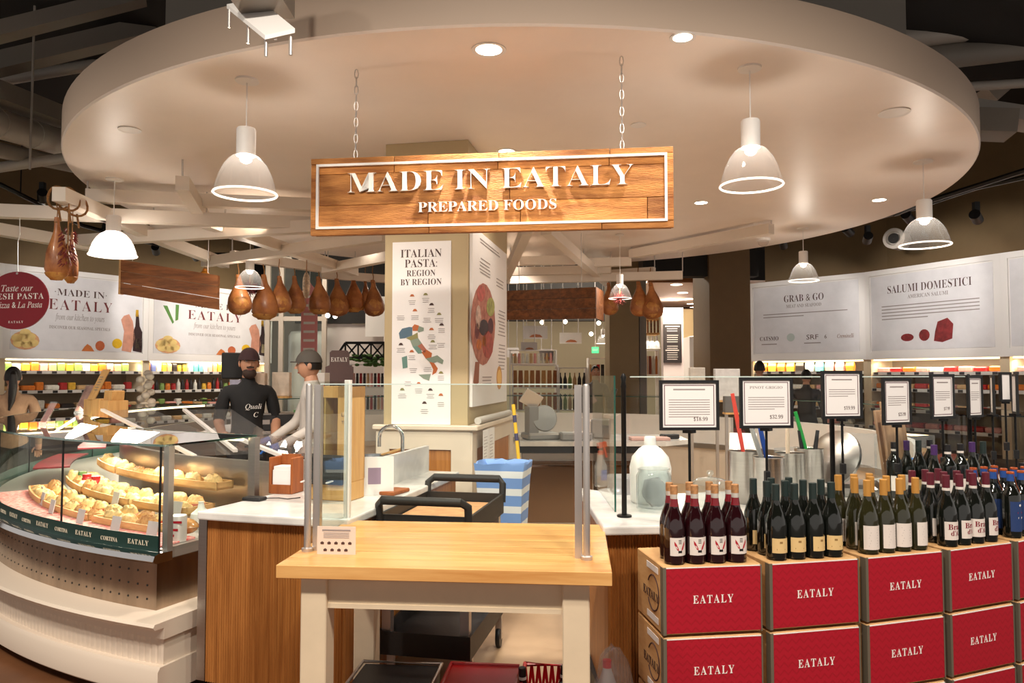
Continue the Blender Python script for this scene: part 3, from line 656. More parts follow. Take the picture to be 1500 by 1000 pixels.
# glass guard over the right counter
g2 = E('counter_glass_guard', pol(5.7, 4.58, .922), 0, 'frameless glass guard with black posts on the right marble counter', 'glass guard')
for ph in (5.7, 19.6, 33.5):
    p = pol(ph, 4.58, .922); mb = MB(); mb.lathe([(.035, 0), (.035, .008), (.012, .010), (.012, .60), (.014, .605), (.010, .63), (.014, .65), (.006, .668)], 14, p); mb.build('post', blkm, g2, True, world=True)
for a, b in ((6.1, 19.2), (20.0, 33.0)):
    mb = MB(); n = 12
    q0 = [pol(a + (b - a) * i / n, 4.58) for i in range(n + 1)]
    pts = [(q, .96) for q in q0]
    vs = [Vector((q.x, q.y, .945)) for q in q0] + [Vector((q.x, q.y, 1.575)) for q in q0]
    mb.add(vs, [(i, i + 1, n + 2 + i, n + 1 + i) for i in range(n)]); mb.build('glass_pane', glass, g2, world=True)
    mb = MB(); mb.arcbox(4.577, 4.583, 1.572, 1.577, a, b, 12); mb.build('glass_edge', M('pale_glass_edge'), g2, world=True)
p = pol(5.2, 4.58); mb = MB(); mb.box(p.x - .006, p.x, p.y, p.y + .95, .945, 1.58); mb.build('glass_pane', glass, g2, world=True)
mb = MB(); mb.box(p.x - .007, p.x + .001, p.y - .006, p.y, .945, 1.58); mb.build('glass_edge', glass_edge, g2, world=True)
# ---------------------------------------------------------------- curved deli case
case = E('deli_case', pol(-45, 4.4), 0, 'curved glass deli case on a white beadboard base at the left', 'display case')
PA, PB = -108.0, -23.0
def groove(i): return -.004 if i % 4 == 0 else 0
mb = MB(); mb.arcbox(3.8, 4.62, 0, .07, PA, PB + 1.4, 60); mb.build('toe_kick', blk, case, world=True)
wb = M('base_cream', (226, 210, 192), .5)
mb = MB(); mb.sweep([(3.75, .05), (4.79, .05), (4.80, .06), (4.80, .17), (4.785, .19), (3.75, .19)], PA, PB + 1.6, 90); mb.build('baseboard', wb, case, True, world=True)
mb = MB(); mb.arcbox(3.75, 4.755,   .19, .36, PA, PB + 1.4, 720, groove); mb.build('beadboard', wb, case, world=True)
mb = MB(); mb.sweep([(3.75, .32), (4.775, .32), (4.775, .375), (4.83, .378), (4.84, .392), (4.83, .405), (3.75, .405)], PA, PB + 1.7, 90); mb.build('ledge', wb, case, True, world=True)
st2 = M('case_steel', (186, 166, 146), .26, 1, var=.15, scale=3, stretch=(4, 4, .4))
mb = MB(); mb.arcbox(3.75, 4.665, .405, .645, PA, PB - .4, 90); mb.build('steel_panel', st2, case, True, world=True)
mb = MB()
for i in range(60):
    for j in range(3):
        ph = PB - 1.2 - i * .85; c = pol(ph, 4.6655, .455 + j * .068); a = math.radians(ph)
        t = Vector((math.cos(a), math.sin(a), 0)); nn = Vector((math.sin(a), -math.cos(a), 0))
        mb.add([c + nn * .0008 + t * .006 * math.cos(q * math.pi / 3) + Vector((0, 0, .006 * math.sin(q * math.pi / 3))) for q in range(6)], [(0, 1, 2, 3, 4, 5)])
stuff(mb.build('vent_holes', blk, case, world=True))
mb = MB(); mb.sweep([(4.60, .645), (4.70, .645), (4.72, .66), (4.71, .685), (4.68, .695), (4.60, .69)], PA, PB, 90); mb.build('steel_rail', chrome, case, True, world=True)
mb = MB(); mb.arcbox(4.668, 4.671, .695, .775, PA, PB - .3, 90); mb.build('green_band', green_m, case, world=True)
for i in range(12):
    ph = PB - 2.0 - i * 2.75; p = pol(ph, 4.673, .733)
    if i % 2 == 0: put_text('EATALY', .036, tan_text, case, p - case.location, math.radians(ph), thin=.004, spacing=1.15)
    else:
        put_text('CORTINA', .030, tan_text, case, p - case.location - Vector((0, 0, .004)), math.radians(ph), thin=.002)
seams = [PB - .3, -33.5, -47, -61, -76, -92, PA]
for a, b in zip(seams[:-1], seams[1:]):
    mb = MB(); n = 10; vs = [pol(a + (b - a) * i / n, 4.662, z) for z in (.69, 1.222) for i in range(n + 1)]
    mb.add(vs, [(i, i + 1, n + 2 + i, n + 1 + i) for i in range(n)]); mb.build('glass_pane', glass, case, True, world=True)
for a in seams[:3] + seams[3:6]:
    p = pol(a, 4.662); mb = MB(); mb.arcbox(4.658, 4.667, .69, 1.222, a - .04, a + .04, 1); mb.build('pane_seam', blk, case, world=True)
mb = MB(); vs = []; n = 40
mb.arcbox(4.02, 4.685, 1.224, 1.234, PA, PB + .2, 60); mb.build('top_glass', thin_glass('top_glass', (226, 240, 236), gloss=1.6), case, world=True)
mb = MB(); mb.arcbox(4.685, 4.688, 1.223, 1.235, PA, PB + .2, 60); mb.arcbox(4.017, 4.02, 1.223, 1.235, PA, PB + .2, 60); mb.build('glass_edge', glass_edge, case, world=True)
e0 = pol(PB, 4.66); e1 = pol(PB, 3.95)
mb = MB(); mb.add([(e0.x, e0.y, .69), (e1.x, e1.y, .69), (e1.x, e1.y, 1.222), (e0.x, e0.y, 1.222)], [(0, 1, 2, 3)]); mb.build('glass_pane', glass, case, world=True)
mb = MB(); p = pol(PB - .45, 4.60); mb.obox((p.x, p.y, .955), .035, .035, .53, math.radians(PB)); mb.build('corner_post', alu, case, world=True)
mb = MB(); p = pol(PB - .3, 4.0); mb.obox((p.x, p.y, .81), .05, .04, .82, math.radians(PB)); mb.build('corner_post', steel, case, world=True)
mb = MB(); mb.arcbox(3.80, 4.63, .646, .70, PA + .5, PB - .5, 60); mb.build('deck', M('deck_steel', (196, 190, 184), .35, .7), case, world=True)
mb = MB(); mb.sweep([(3.76, .40), (3.80, .40), (3.80, 1.05), (3.76, 1.05)], PA, PB, 40); mb.build('service_panel', steel, case, world=True)
mb = MB(); mb.arcbox(4.03, 4.06, 1.200, 1.222, PA + 1, PB - 1, 40); mb.build('led_strip', strip, case, world=True)
for a in range(-96, -24, 12):
    p = pol(a, 4.06, 1.19); q = pol(a, 4.4, .7); lamp('case_led_light', 'AREA', p, 8, (1, .88, .70), q, .5)
chk = M('red_check_cloth', (220, 60, 62), .8, col2=(240, 196, 186), scale=34)
mb = MB(); mb.sweep([(4.38, .702), (4.60, .702), (4.60, .708), (4.38, .712)], -58, PB - 1, 40); o = mb.build('checked_cloth', chk, None, True); tag(o, 'red and white checked cloth along the front of the deli case', 'cloth')
# wooden display trays and food
tray_n = 0
for r, (R0, R1, z, tilt) in enumerate(((4.20, 4.42, .72, 0), (3.98, 4.18, .78, 0), (3.84, 3.97, .90, 0))):
    for i, (a, b) in enumerate(((-35.5, -28), (-46.5, -36.2), (-57.5, -47.2))):
        root = E('wooden_tray', pol((a + b) / 2, (R0 + R1) / 2, z - .02), 0, '%s wooden food tray from the right in the %s row of the deli case' % (nth(i), ('front', 'middle', 'back')[r]), 'tray', 'wooden trays in the deli case')
        mb = MB(); mb.arcbox(R0, R1, z - .018, z - .005, a, b, 6); mb.build('tray_floor', ply, root, world=True)
        mb = MB(); mb.arcbox(R1 - .012, R1, z - .018, z + .03, a, b, 6); mb.arcbox(R0, R0 + .012, z - .018, z + .03, a, b, 6); mb.arcbox(R0, R1, z - .018, z + .03, a, a + .18, 1); mb.arcbox(R0, R1, z - .018, z + .03, b - .18, b, 1); mb.build('tray_side', ply, root, world=True)
bread = [M('bread_a', (226, 184, 122), .7, var=.3, scale=25, bump=.4, bscale=30), M('bread_b', (206, 152, 86), .7, col2=(238, 214, 160), scale=30, bump=.4, bscale=30), M('bread_c', (236, 210, 150), .7, col2=(196, 130, 66), scale=22, bump=.4), M('bread_d', (214, 164, 104), .7, col2=(160, 96, 50), scale=26, bump=.5)]
def loaf_mesh(k):
    mb = MB(); n = 14; rings = 6; r0 = random.Random(k); vs = []; fs = []
    for j in range(rings + 1):
        t = j / rings; zz = math.sin(t * math.pi / 2); rr = math.cos(t * math.pi / 2) ** .55 if j < rings else 0.02
        for i in range(n):
            a = 2 * math.pi * i / n; q = 1 + r0.uniform(-.10, .10); vs.append((.095 * rr * q * math.cos(a), .055 * rr * q * math.sin(a), .05 * zz * (1 + r0.uniform(-.12, .12))))
    for j in range(rings):
        for i in range(n): fs.append((j * n + i, j * n + (i + 1) % n, (j + 1) * n + (i + 1) % n, (j + 1) * n + i))
    fs.append(tuple(range(n))[::-1]); fs.append(tuple(rings * n + i for i in range(n)))
    mb.add(vs, fs); return mb.mesh('sandwich', bread[k % 4], True)
loaves = [loaf_mesh(k) for k in range(8)]
fill = [M('fill_green', (110, 128, 60), .6), M('fill_ham', (206, 130, 116), .6), M('fill_tomato', (190, 60, 36), .5)]
fm_ = []
for k in range(3):
    mb = MB(); n = 12; mb.prism([(.098 * math.cos(2 * math.pi * i / n) * rnd.uniform(.9, 1.05), .058 * math.sin(2 * math.pi * i / n) * rnd.uniform(.9, 1.05)) for i in range(n)], .012, .02); fm_.append(mb.mesh('filling', fill[k]))
for r, (R, z, ph0, n, st) in enumerate(((4.36, .718, -29.3, 12, 2.35), (4.255, .725, -29.4, 12, 2.4), (4.13, .778, -29.5, 12, 2.45), (4.03, .785, -29.6, 11, 2.5), (3.905, .898, -29.6, 11, 2.6))):
    for i in range(n):
        ph = ph0 - i * st; k = rnd.randrange(8); o = link('sandwich', loaves[k], None, pol(ph + rnd.uniform(-.3, .3), R, z), math.radians(ph) + rnd.uniform(-.2, .2))
        o.scale = (rnd.uniform(.75, .88), rnd.uniform(.78, .9), rnd.uniform(1.0, 1.5))
        tag(o, 'golden pastry, %s from the right, %s row in the curved deli case' % (nth(i), ('front', 'second', 'third', 'fourth', 'back')[r]), 'pastry', 'baked goods in the deli case')
        if r < 4 and i % 2 == 0: link('filling', fm_[rnd.randrange(3)], o)
mtray = M('maroon_tray', (120, 24, 34), .5, var=.3, scale=20)
for i, (a, b, R0, R1, z) in enumerate(((-75, -60, 4.15, 4.40, .86), (-74, -60, 3.9, 4.1, 1.0))):
    mb = MB(); mb.arcbox(R0, R1, z - .012, z, a, b, 8); o = mb.build('maroon_tray', mtray, case, world=True)
# price tags standing in the case
for i, (ph, R) in enumerate(((-26.5, 4.50), (-30.5, 4.50), (-35.5, 4.49), (-42, 4.46), (-47, 4.42), (-51, 4.38), (-29, 4.2), (-38, 4.2))):
    mb = MB(); mb.box(-.04, .04, -.002, .002, 0, .085); o = mb.build('price_tag', M('grey_tag', (196, 190, 190), .5), None, loc=pol(ph, R, .712 if R > 4.3 else .76), rz=math.radians(ph)); o.rotation_euler[0] = -.2
    tag(o, '%s blank grey price card from the right inside the deli case' % nth(i), 'price card', 'price cards in the deli case')
mb = MB(); mb.lathe([(.045, 0), (.045, .13), (.043, .135), (.001, .135)], 22); o = mb.build('tin_can', M('tin_white', (222, 216, 210), .35, .3), None, True, loc=pol(-24.5, 4.46, .702)); tag(o, 'white tin can with red print at the right end of the deli case', 'can')
mb = MB()
for k, h in enumerate((.03, .06, .10)): mb.box(-.03 + .012 * k, .0 + .02 * k, -.0462, -.0455, h, h + .012)
mb.build('red_print', redm, o)
mb = MB(); mb.lathe([(.05, 0), (.062, .04), (.055, .08), (.02, .11), (.014, .14), (.018, .145)], 18); o = mb.build('garlic_jar', white, None, True, loc=pol(-27.0, 4.14, .702)); tag(o, 'round white jar among the pastries in the deli case', 'jar')
for i, (ph, R, cc) in enumerate(((-50, 4.10, (150, 30, 34)), (-47.6, 4.08, (160, 34, 38)), (-52.6, 4.1, (90, 120, 70)))):
    mb = MB(); mb.lathe([(.03, 0), (.034, .01), (.034, .06), (.028, .07), (.03, .072), (.03, .09), (.001, .09)], 16); o = mb.build('sauce_jar', M('jar_%d' % i, cc, .25), None, True, loc=pol(ph, R, .78)); tag(o, '%s small sauce jar from the right behind the sandwiches in the deli case' % nth(i), 'jar', 'sauce jars')
# red packs and wrapped breads seen through the end glass
for i, (x, y, z, sx, sy, sz, cc) in enumerate((tuple(pol(-25.2, 3.98, .71)) + (.24, .14, .09, (214, 30, 36)), tuple(pol(-25.7, 4.36, .71)) + (.22, .12, .09, (214, 150, 84)), tuple(pol(-25.0, 4.20, .71)) + (.16, .1, .05, (170, 84, 56)))):
    mb = MB(); mb.ell((0, 0, sz / 2), sx / 2, sy / 2, sz / 2, 16, 8, jit=.05); o = mb.build('wrapped_food_pack', M('pack_%d' % i, cc, .25, var=.25, scale=14, coat=.6), None, True, loc=(x, y, z), rz=-.2); tag(o, ('red wrapped food pack', 'long wrapped golden loaf', 'small brown wrapped sausage')[i] + ' behind the end glass of the deli case', 'food pack')
# acrylic sliding covers on the service side
for i, (u0, v0, u1, v1, Y0, Y1) in enumerate(((150, 600, 285, 668, 6.2, 5.0), (270, 600, 345, 660, 6.4, 5.1), (345, 640, 425, 672, 5.2, 4.6))):
    a = at(u0, v0, Y0); b = at(u1, v1, Y1); mb = MB(); d = b - a; s = Vector((.34, .15, .0))
    root = E('acrylic_cover', a, 0, '%s sloping clear acrylic cover from the left behind the deli case' % nth(i), 'cover', 'acrylic covers'); mb.add([a, b, b + s, a + s], [(0, 1, 2, 3)]); mb.build('acrylic_sheet', acry, root, world=True)
    mb = MB(); mb.bar(a, b, .03, .02); mb.build('rail', white, root, world=True)
# leaflet holders and wooden boxes on the case top
def holder(u, v, h, wd, lean, label, Y=None, cc=(110, 66, 58)):
    b = atz(u, v, 1.235); root = E('leaflet_holder', b, -.6, label, 'leaflet holder'); mb = MB()
    mb.add([(-wd / 2, 0, .01), (wd / 2, 0, .01), (wd / 2, lean, h), (-wd / 2, lean, h)], [(0, 1, 2, 3)]); mb.add([(-wd / 2, .008, .01), (wd / 2, .008, .01), (wd / 2, lean + .008, h), (-wd / 2, lean + .008, h)], [(3, 2, 1, 0)]); mb.build('acrylic_frame', acry, root)
    mb = MB(); mb.add([(-wd / 2 + .006, .004, .02), (wd / 2 - .006, .004, .02), (wd / 2 - .006, lean + .003, h - .01), (-wd / 2 + .006, lean + .003, h - .01)], [(0, 1, 2, 3)]); mb.build('leaflet', M('leaflet_%d' % int(u), cc, .5, var=.5, scale=10, col2=(200, 150, 130)), root)
    mb = MB(); mb.box(-wd / 2, wd / 2, -.0, .08, 0, .008); mb.build('foot', acry, root)
holder(114, 605, .26, .15, .10, 'clear holder with a brown food leaflet on the deli case top')
holder(62, 622, .16, .10, .07, 'small slanted leaflet holder at the far left of the deli case top', cc=(150, 60, 60))
bx = E('wooden_display_box', atz(150, 609, 1.235), -.75, 'light wooden display boxes of packets on the deli case top', 'box')
for (x0, x1, z1) in ((-.22, -.02, .14), (-.02, .16, .15), (.16, .36, .14)):
    mb = MB(); mb.cbox(x0, x1 - .003, -.08, .08, 0, z1, .003); mb.build('box', bamboo, bx)
mb = MB(); mb.add([(-.12, -.085, .14), (.06, -.085, .14), (.10, .02, .40), (-.08, .02, .40)], [(0, 1, 2, 3)]); mb.add([(-.12, -.079, .14), (.06, -.079, .14), (.10, .026, .40), (-.08, .026, .40)], [(3, 2, 1, 0)]); mb.build('wooden_sign', bamboo, bx)
mb = MB()
for j in range(6): z = .22 + j * .022; yy = -.0865 + (z - .14) / .26 * .105; mb.box(-.05, .03, yy - .001, yy, z, z + .006)
mb.build('print_lines', inkgrey, bx)
for i in range(5): mb = MB(); mb.obox((.19 + i * .035, 0, .17), .028, .10, .10, 0, 0, .25); mb.build('packet', bamboo, bx)
# garlic braid hanging
g = at(213, 566, 9.6); root = E('garlic_braid', at(213, 610, 9.6), 0, 'white garlic braid hanging beside the wall cooler', 'garlic braid')
for i in range(16):
    z = -.05 + i * .04; mb = MB(); a = i * 2.2; mb.ell((.07 * math.cos(a), .05 * math.sin(a), z), .055, .055, .045, 10, 6); mb.build('garlic_bulb', M('garlic', (236, 222, 206), .6, var=.12, scale=12), root, True)
# ---------------------------------------------------------------- other display cases round the ring
def ring_case(a, b, label, zt=1.25):
    root = E('ring_display_case', pol((a + b) / 2, 4.3), 0, label, 'display case')
    mb = MB(); mb.arcbox(3.75, 4.66, 0, .55, a, b, 40); mb.build('base', wb, root, world=True)
    mb = MB(); mb.arcbox(3.72, 4.68, .55, .62, a, b, 40); mb.build('steel_band', steel, root, world=True)
    mb = MB(); mb.arcbox(3.80, 4.5, .62, .70, a, b, 40); mb.build('food_deck', M('deck_food', (190, 150, 120), .6, col2=(120, 70, 50), scale=9), root, world=True)
    n = 30; mb = MB(); vs = [pol(a + (b - a) * i / n, 4.66, z) for z in (.62, zt) for i in range(n + 1)]; mb.add(vs, [(i, i + 1, n + 2 + i, n + 1 + i) for i in range(n)]); mb.build('glass_pane', glass, root, True, world=True)
    mb = MB(); mb.arcbox(4.05, 4.68, zt, zt + .01, a, b, 40); mb.build('top_glass', MATS['top_glass'], root, world=True)
    mb = MB(); mb.arcbox(4.68, 4.684, zt - .001, zt + .011, a, b, 40); mb.arcbox(4.046, 4.05, zt - .001, zt + .011, a, b, 40); mb.build('glass_edge', glass_edge, root, world=True)
    mb = MB(); mb.arcbox(3.74, 3.80, .62, 1.0, a, b, 30); mb.build('service_shelf', white, root, world=True)
    for k in range(int((b - a) / 7)):
        ph = a + 4 + k * 7; c = pol(ph, 4.25, .70); mb = MB(); mb.ell((0, 0, .066), .16, .11, .06, 12, 6, jit=.08); o = mb.build('cheese_piece' if k % 2 else 'cured_meat', bread[k % 4] if k % 2 else M('cured_red', (150, 66, 50), .6, var=.4, scale=18), None, True, loc=c, rz=math.radians(ph)); tag(o, '%s food piece from its left end in the %s' % (nth(k), label), 'food', 'food in far display cases')
ring_case(-168, -111, 'far left glass case')
ring_case(-232, -172, 'rearmost glass case of the kiosk')
ring_case(62, 122, 'right-hand glass case of the kiosk')
# ---------------------------------------------------------------- stacked wine crates
def chevron(name, c1, c2):
    m = bpy.data.materials.new(name); m.use_nodes = True; MATS[name] = m; nt = m.node_tree; N = nt.nodes; L = nt.links; b = N['Principled BSDF']; b.inputs['Roughness'].default_value = .5
    tc = N.new('ShaderNodeTexCoord'); sp = N.new('ShaderNodeSeparateXYZ'); L.new(tc.outputs['Object'], sp.inputs[0])
    def mth(op, a, bb=None):
        n = N.new('ShaderNodeMath'); n.operation = op
        for i, q in enumerate((a, bb)):
            if q is None: continue
            if isinstance(q, (int, float)): n.inputs[i].default_value = q
            else: L.new(q, n.inputs[i])
        return n.outputs[0]
    zig = mth('PINGPONG', sp.outputs[0], .018); s = mth('ADD', sp.outputs[2], zig); w_ = mth('FRACT', mth('MULTIPLY', s, 34)); g = mth('GREATER_THAN', w_, .72)
    mx = N.new('ShaderNodeMix'); mx.data_type = 'RGBA'; L.new(g, mx.inputs[0]); mx.inputs[6].default_value = lin(c1); mx.inputs[7].default_value = lin(c2); L.new(mx.outputs[2], b.inputs['Base Color'])
    return m
chev = chevron('crate_red_chevron', (172, 12, 38), (160, 8, 32))
CW, CD, CH = .402, .33, .262
edge_m = M('crate_edge_metal', (128, 120, 104), .5, .5)
mbx = MB(); mbx.cbox(-CW / 2, CW / 2, .004, CD, 0, CH, .003); me_body = mbx.mesh('body', ply)
mbx = MB(); mbx.box(-CW / 2 + .012, CW / 2 - .004, -.001, .004, .006, CH - .008); me_front = mbx.mesh('red_panel', chev)
mbx = MB(); mbx.box(-CW / 2 - .002, -CW / 2 + .011, -.002, .03, 0, CH - .004); me_edge = mbx.mesh('metal_edge', edge_m); mbx = MB(); mbx.box(CW / 2 - .0035, CW / 2 + .002, -.002, .03, 0, CH - .004); me_edge2 = mbx.mesh('metal_edge', edge_m)
mbx = MB(); mbx.box(-CW / 2 + .012, CW / 2 - .004, -.0015, .004, CH - .008, CH - .005); me_line = mbx.mesh('white_edge_line', white)
cols = [5.6 + 2.36 + k * 4.86 for k in range(6)]; tiers = [(.03, 'bottom'), (.303, 'middle'), (.576, 'top')]
def crate(k, z, tname, last=False):
    p = pol(cols[k], 5.17, z); rz = math.radians(cols[k])
    r = E('wine_crate', p, rz, 'red EATALY wine crate, %s of the %s stack from the left' % (tname, nth(k)), 'crate', 'red wine crates')
    link('body', me_body, r); link('red_panel', me_front, r); link('metal_edge', me_edge, r); link('metal_edge', me_edge2, r); link('white_edge_line', me_line, r)
    put_text('EATALY', .046, white_text, r, (0, -.002, CH * .5), spacing=1.25, thin=.006, width=.165)
    if k == 0:
        mb = MB(); mb.box(-CW / 2 - .0015, -CW / 2, .06, .20, CH - .045, CH - .02); mb.build('white_label', paper, r); mb = MB(); mb.box(-CW / 2 - .0015, -CW / 2, .06, .20, .02, .045); mb.build('white_label', paper, r)
        pts = [(-CW / 2 - .001, .12 + .07 * math.cos(a * math.pi / 12), CH * .5 + .07 * math.sin(a * math.pi / 12)) for a in range(2, 23)]; mb = MB(); mb.tube(pts, .003, 5); mb.build('ring_print', ink, r)
        o = put_text('EATALY', .05, ink, r, (-CW / 2 - .002, .15, CH * .45), -math.pi / 2, thin=.006)
    return r
for k in range(6):
    for z, tn in tiers: crate(k, z, tn)
    mb = MB(); mb.cbox(-CW / 2, CW / 2, 0.01, CD, 0, .028, .002); o = mb.build('pallet_board', ply, None, loc=pol(cols[k], 5.17, 0), rz=math.radians(cols[k])); tag(o, 'plywood base board under the %s crate stack from the left' % nth(k), 'board', 'crate base boards')
# ---------------------------------------------------------------- wine bottles
def bend(me, R):     # wrap a flat XZ mesh around a vertical cylinder
    m2 = me.copy()
    for v in m2.vertices:
        a = v.co.x / R; rr = R - v.co.y; v.co = (rr * math.sin(a), -rr * math.cos(a), v.co.z)
    return m2
def patch(R, half, z0, z1, n=12):
    mb = MB(); vs = []
    for z in (z0, z1):
        for i in range(n + 1):
            a = -half + 2 * half * i / n; vs.append((R * math.sin(a), -R * math.cos(a), z))
    mb.add(vs, [(i, i + 1, n + 2 + i, n + 1 + i) for i in range(n)]); return mb
darkg = M('dark_bottle_glass', (16, 18, 14), .06, spec=.8, coat=.5)
redw = M('red_wine_glass', (34, 6, 10), .06, spec=.8, coat=.5)
neckw = M('red_neck_glass', (118, 10, 24), .08, coat=.5)
clearn = M('pale_neck_glass', (196, 190, 182), .1)
olivg = M('olive_bottle_glass', (40, 38, 18), .06, spec=.8, coat=.5)
label_w = M('label_white', (226, 216, 208), .6); label_t = M('label_tan', (222, 190, 132), .6); label_b = M('label_blue', (38, 62, 112), .5)
gold = M('gold_capsule', (206, 150, 74), .4, .3); burg = M('burgundy_capsule', (96, 30, 44), .4); grn = M('dark_green_capsule', (32, 46, 44), .45); blue = M('blue_capsule', (40, 78, 150), .45); copper = M('copper_ring', (190, 92, 48), .35, .4); blackcap = M('black_capsule', (28, 26, 28), .4)
burgP = [(.033, 0), (.0415, .004), (.042, .03), (.042, .135), (.039, .158), (.031, .187), (.021, .21), (.0155, .235), (.0142, .255), (.0142, .272)]
bordP = [(.032, 0), (.039, .004), (.0395, .02), (.0395, .185), (.036, .20), (.022, .222), (.0152, .24), (.0145, .26), (.0145, .29)]
def cap(r, z0, z1): mb = MB(); mb.lathe([(r, z0), (r, z1 - .002), (r - .002, z1)], 16); return mb
def proto(kind):
    root = bpy.data.objects.new('wine_bottle', None); prof = bordP if kind in 'EF' else burgP; R = prof[3][0]; top = prof[-1][1]
    gm = {'A': redw, 'C': olivg}.get(kind, darkg); mb = MB(); mb.lathe(prof, 20); parts = [('glass_body', mb.mesh('glass_body', gm, True))]
    if kind == 'A':
        mb = MB(); mb.lathe([(.0192, .222), (.0162, .237), (.0150, .252)], 16, cap=False); parts.append(('wine_neck', mb.mesh('wine_neck', neckw, True)))
        mb = MB(); mb.lathe([(.0146, .25), (.0150, .262), (.0146, .273)], 16, cap=False); parts.append(('clear_neck', mb.mesh('clear_neck', clearn, True)))
        parts.append(('cork', cap(.0152, .270, .304).mesh('cork', cork, True)))
        parts.append(('label', patch(R + .0006, .95, .035, .105).mesh('label', label_w, True)))
        mb = MB()
        for s in (-1, 1): mb.add([(s * .005, -.0004, .055), (s * .013, -.0004, .058), (s * .023, -.0004, .078), (s * .024, -.0004, .092), (s * .016, -.0004, .082), (s * .008, -.0004, .066)], [(0, 1, 2, 3, 4, 5) if s > 0 else (5, 4, 3, 2, 1, 0)])
        parts.append(('red_wing_emblem', bend(mb.mesh('e', M('emblem_red', (176, 24, 44), .6)), R + .0008)))
        mb = MB(); mb.box(-.008, .008, -.0006, 0, .046, .055)
        for j in range(3): mb.box(-.006, .006, -.0006, 0, .082 + j * .006, .0845 + j * .006)
        parts.append(('label_print', bend(mb.mesh('e', blk), R + .0008)))
    elif kind == 'B':
        parts.append(('capsule', cap(.0156, .225, .300).mesh('capsule', grn, True))); parts.append(('label', patch(R + .0006, .85, .03, .088).mesh('label', label_t, True)))
        mb = MB(); mb.box(-.018, .018, -.0005, 0, .042, .047); mb.box(-.006, .006, -.0005, 0, .068, .076); parts.append(('label_print', bend(mb.mesh('e', M('tan_ink', (150, 116, 66), .6)), R + .0008)))
    elif kind == 'C':
        parts.append(('capsule', cap(.0156, .235, .302).mesh('capsule', gold, True))); parts.append(('label', patch(R + .0006, .95, .02, .118).mesh('label', label_w, True)))
        mb = MB()
        for j in range(7): mb.box(-.02 + .004 * (j % 3), .02 - .003 * (j % 2), -.0005, 0, .034 + j * .011, .0362 + j * .011)
        parts.append(('label_print', bend(mb.mesh('e', inkgrey), R + .0008)))
    elif kind == 'D':
        parts.append(('capsule', cap(.0158, .25, .305).mesh('capsule', burg, True))); parts.append(('neck_band', cap(.0160, .238, .25).mesh('neck_band', label_w, True)))
        parts.append(('label', patch(R + .0006, .95, .03, .108).mesh('label', label_w, True)))
        me = text_mesh("Bra", .034, M('emblem_maroon', (128, 30, 46), .6), thin=.002).copy()
        for v in me.vertices: v.co.z += .085
        parts.append(('lettering', bend(me, R + .0009))); me = text_mesh("d'A", .030, MATS['emblem_maroon'], thin=.002).copy()
        for v in me.vertices: v.co.z += .058; v.co.x += .004
        parts.append(('lettering', bend(me, R + .0009)))
    elif kind == 'E':
        parts.append(('capsule', cap(.0158, .255, .288).mesh('capsule', blue, True))); parts.append(('copper_ring', cap(.0164, .288, .298).mesh('copper_ring', copper, True)))
        parts.append(('label', patch(R + .0006, 1.1, .03, .165).mesh('label', label_b, True)))
        mb = MB(); mb.tube([(0, -.016, .286), (.010, -.020, .24), (.02, -.033, .20)], .0012, 5); parts.append(('red_cord', mb.mesh('red_cord', copper, True)))
        mb = MB(); mb.box(-.012, .012, -.0005, 0, .088, .096); parts.append(('white_print', bend(mb.mesh('e', white), R + .0008)))
        mb = MB(); mb.box(-.014, .014, -.0005, 0, .112, .118); parts.append(('red_print', bend(mb.mesh('e', redm), R + .0008)))
        mb = MB(); mb.ell((0, -.0003, .148), .006, .0008, .006, 10, 4); parts.append(('crest', bend(mb.mesh('e', white), R + .0008)))
    elif kind == 'F':
        parts.append(('capsule', cap(.0158, .262, .298).mesh('capsule', blackcap, True))); parts.append(('neck_band', cap(.016, .250, .262).mesh('neck_band', label_w, True))); parts.append(('label', patch(R + .0006, .9, .04, .12).mesh('label', label_w, True)))
    elif kind == 'G':
        parts.append(('capsule', cap(.0158, .25, .302).mesh('capsule', M('purple_capsule', (70, 40, 96), .4), True))); parts.append(('label', patch(R + .0006, .9, .04, .12).mesh('label', label_w, True)))
    return parts
PROT = {k: proto(k) for k in 'ABCDEFG'}
DESC = dict(A='corked red-winged wine bottle', B='green-capsuled wine bottle', C='gold-capsuled wine bottle', D='burgundy-capsuled wine bottle', E='blue-labelled wine bottle', F='black-capsuled bottle', G='purple-capsuled bottle')
GRP = dict(A='corked red wines', B='green capsule wines', C='gold capsule wines', D='burgundy capsule wines', E='blue label wines', F='black capsule wines', G='purple capsule wines')
def bottle(kind, loc, rz, label):
    r = E('wine_bottle', loc, rz, label, 'wine bottle', GRP[kind])
    for n, me in PROT[kind]: link(n, me, r)
    return r
rows_w = ('front', 'second', 'third', 'fourth')
for k, kind in enumerate('ABCDEF'):
    p = pol(cols[k], 5.17, .8395); m = Matrix.Translation(p) @ Matrix.Rotation(math.radians(cols[k]), 4, 'Z')
    nr = 2 if kind == 'A' else 3
    for r in range(nr):
        for i in range(4):
            if r == 2 and i == 3: continue
            q = m @ Vector((-.135 + i * .0855 + (.012 if r % 2 else 0), .055 + r * .085, 0))
            bottle(kind, q, math.radians(cols[k]) + rnd.uniform(-.25, .25), '%s, %s from left, %s row, on the %s crate stack' % (DESC[kind], nth(i), rows_w[r], nth(k)))
# further bottles on the counter behind the last crates
for i in range(9):
    ph = 26.5 + (i % 5) * 1.35; q = pol(ph, 4.71 - .23 * (i // 5), .923); kind = 'GFFGBFGBF'[i]
    bottle(kind, q, rnd.uniform(-.3, .3), '%s, %s from left, %s row, on the right counter' % (DESC[kind], nth(i % 5), rows_w[i // 5]))
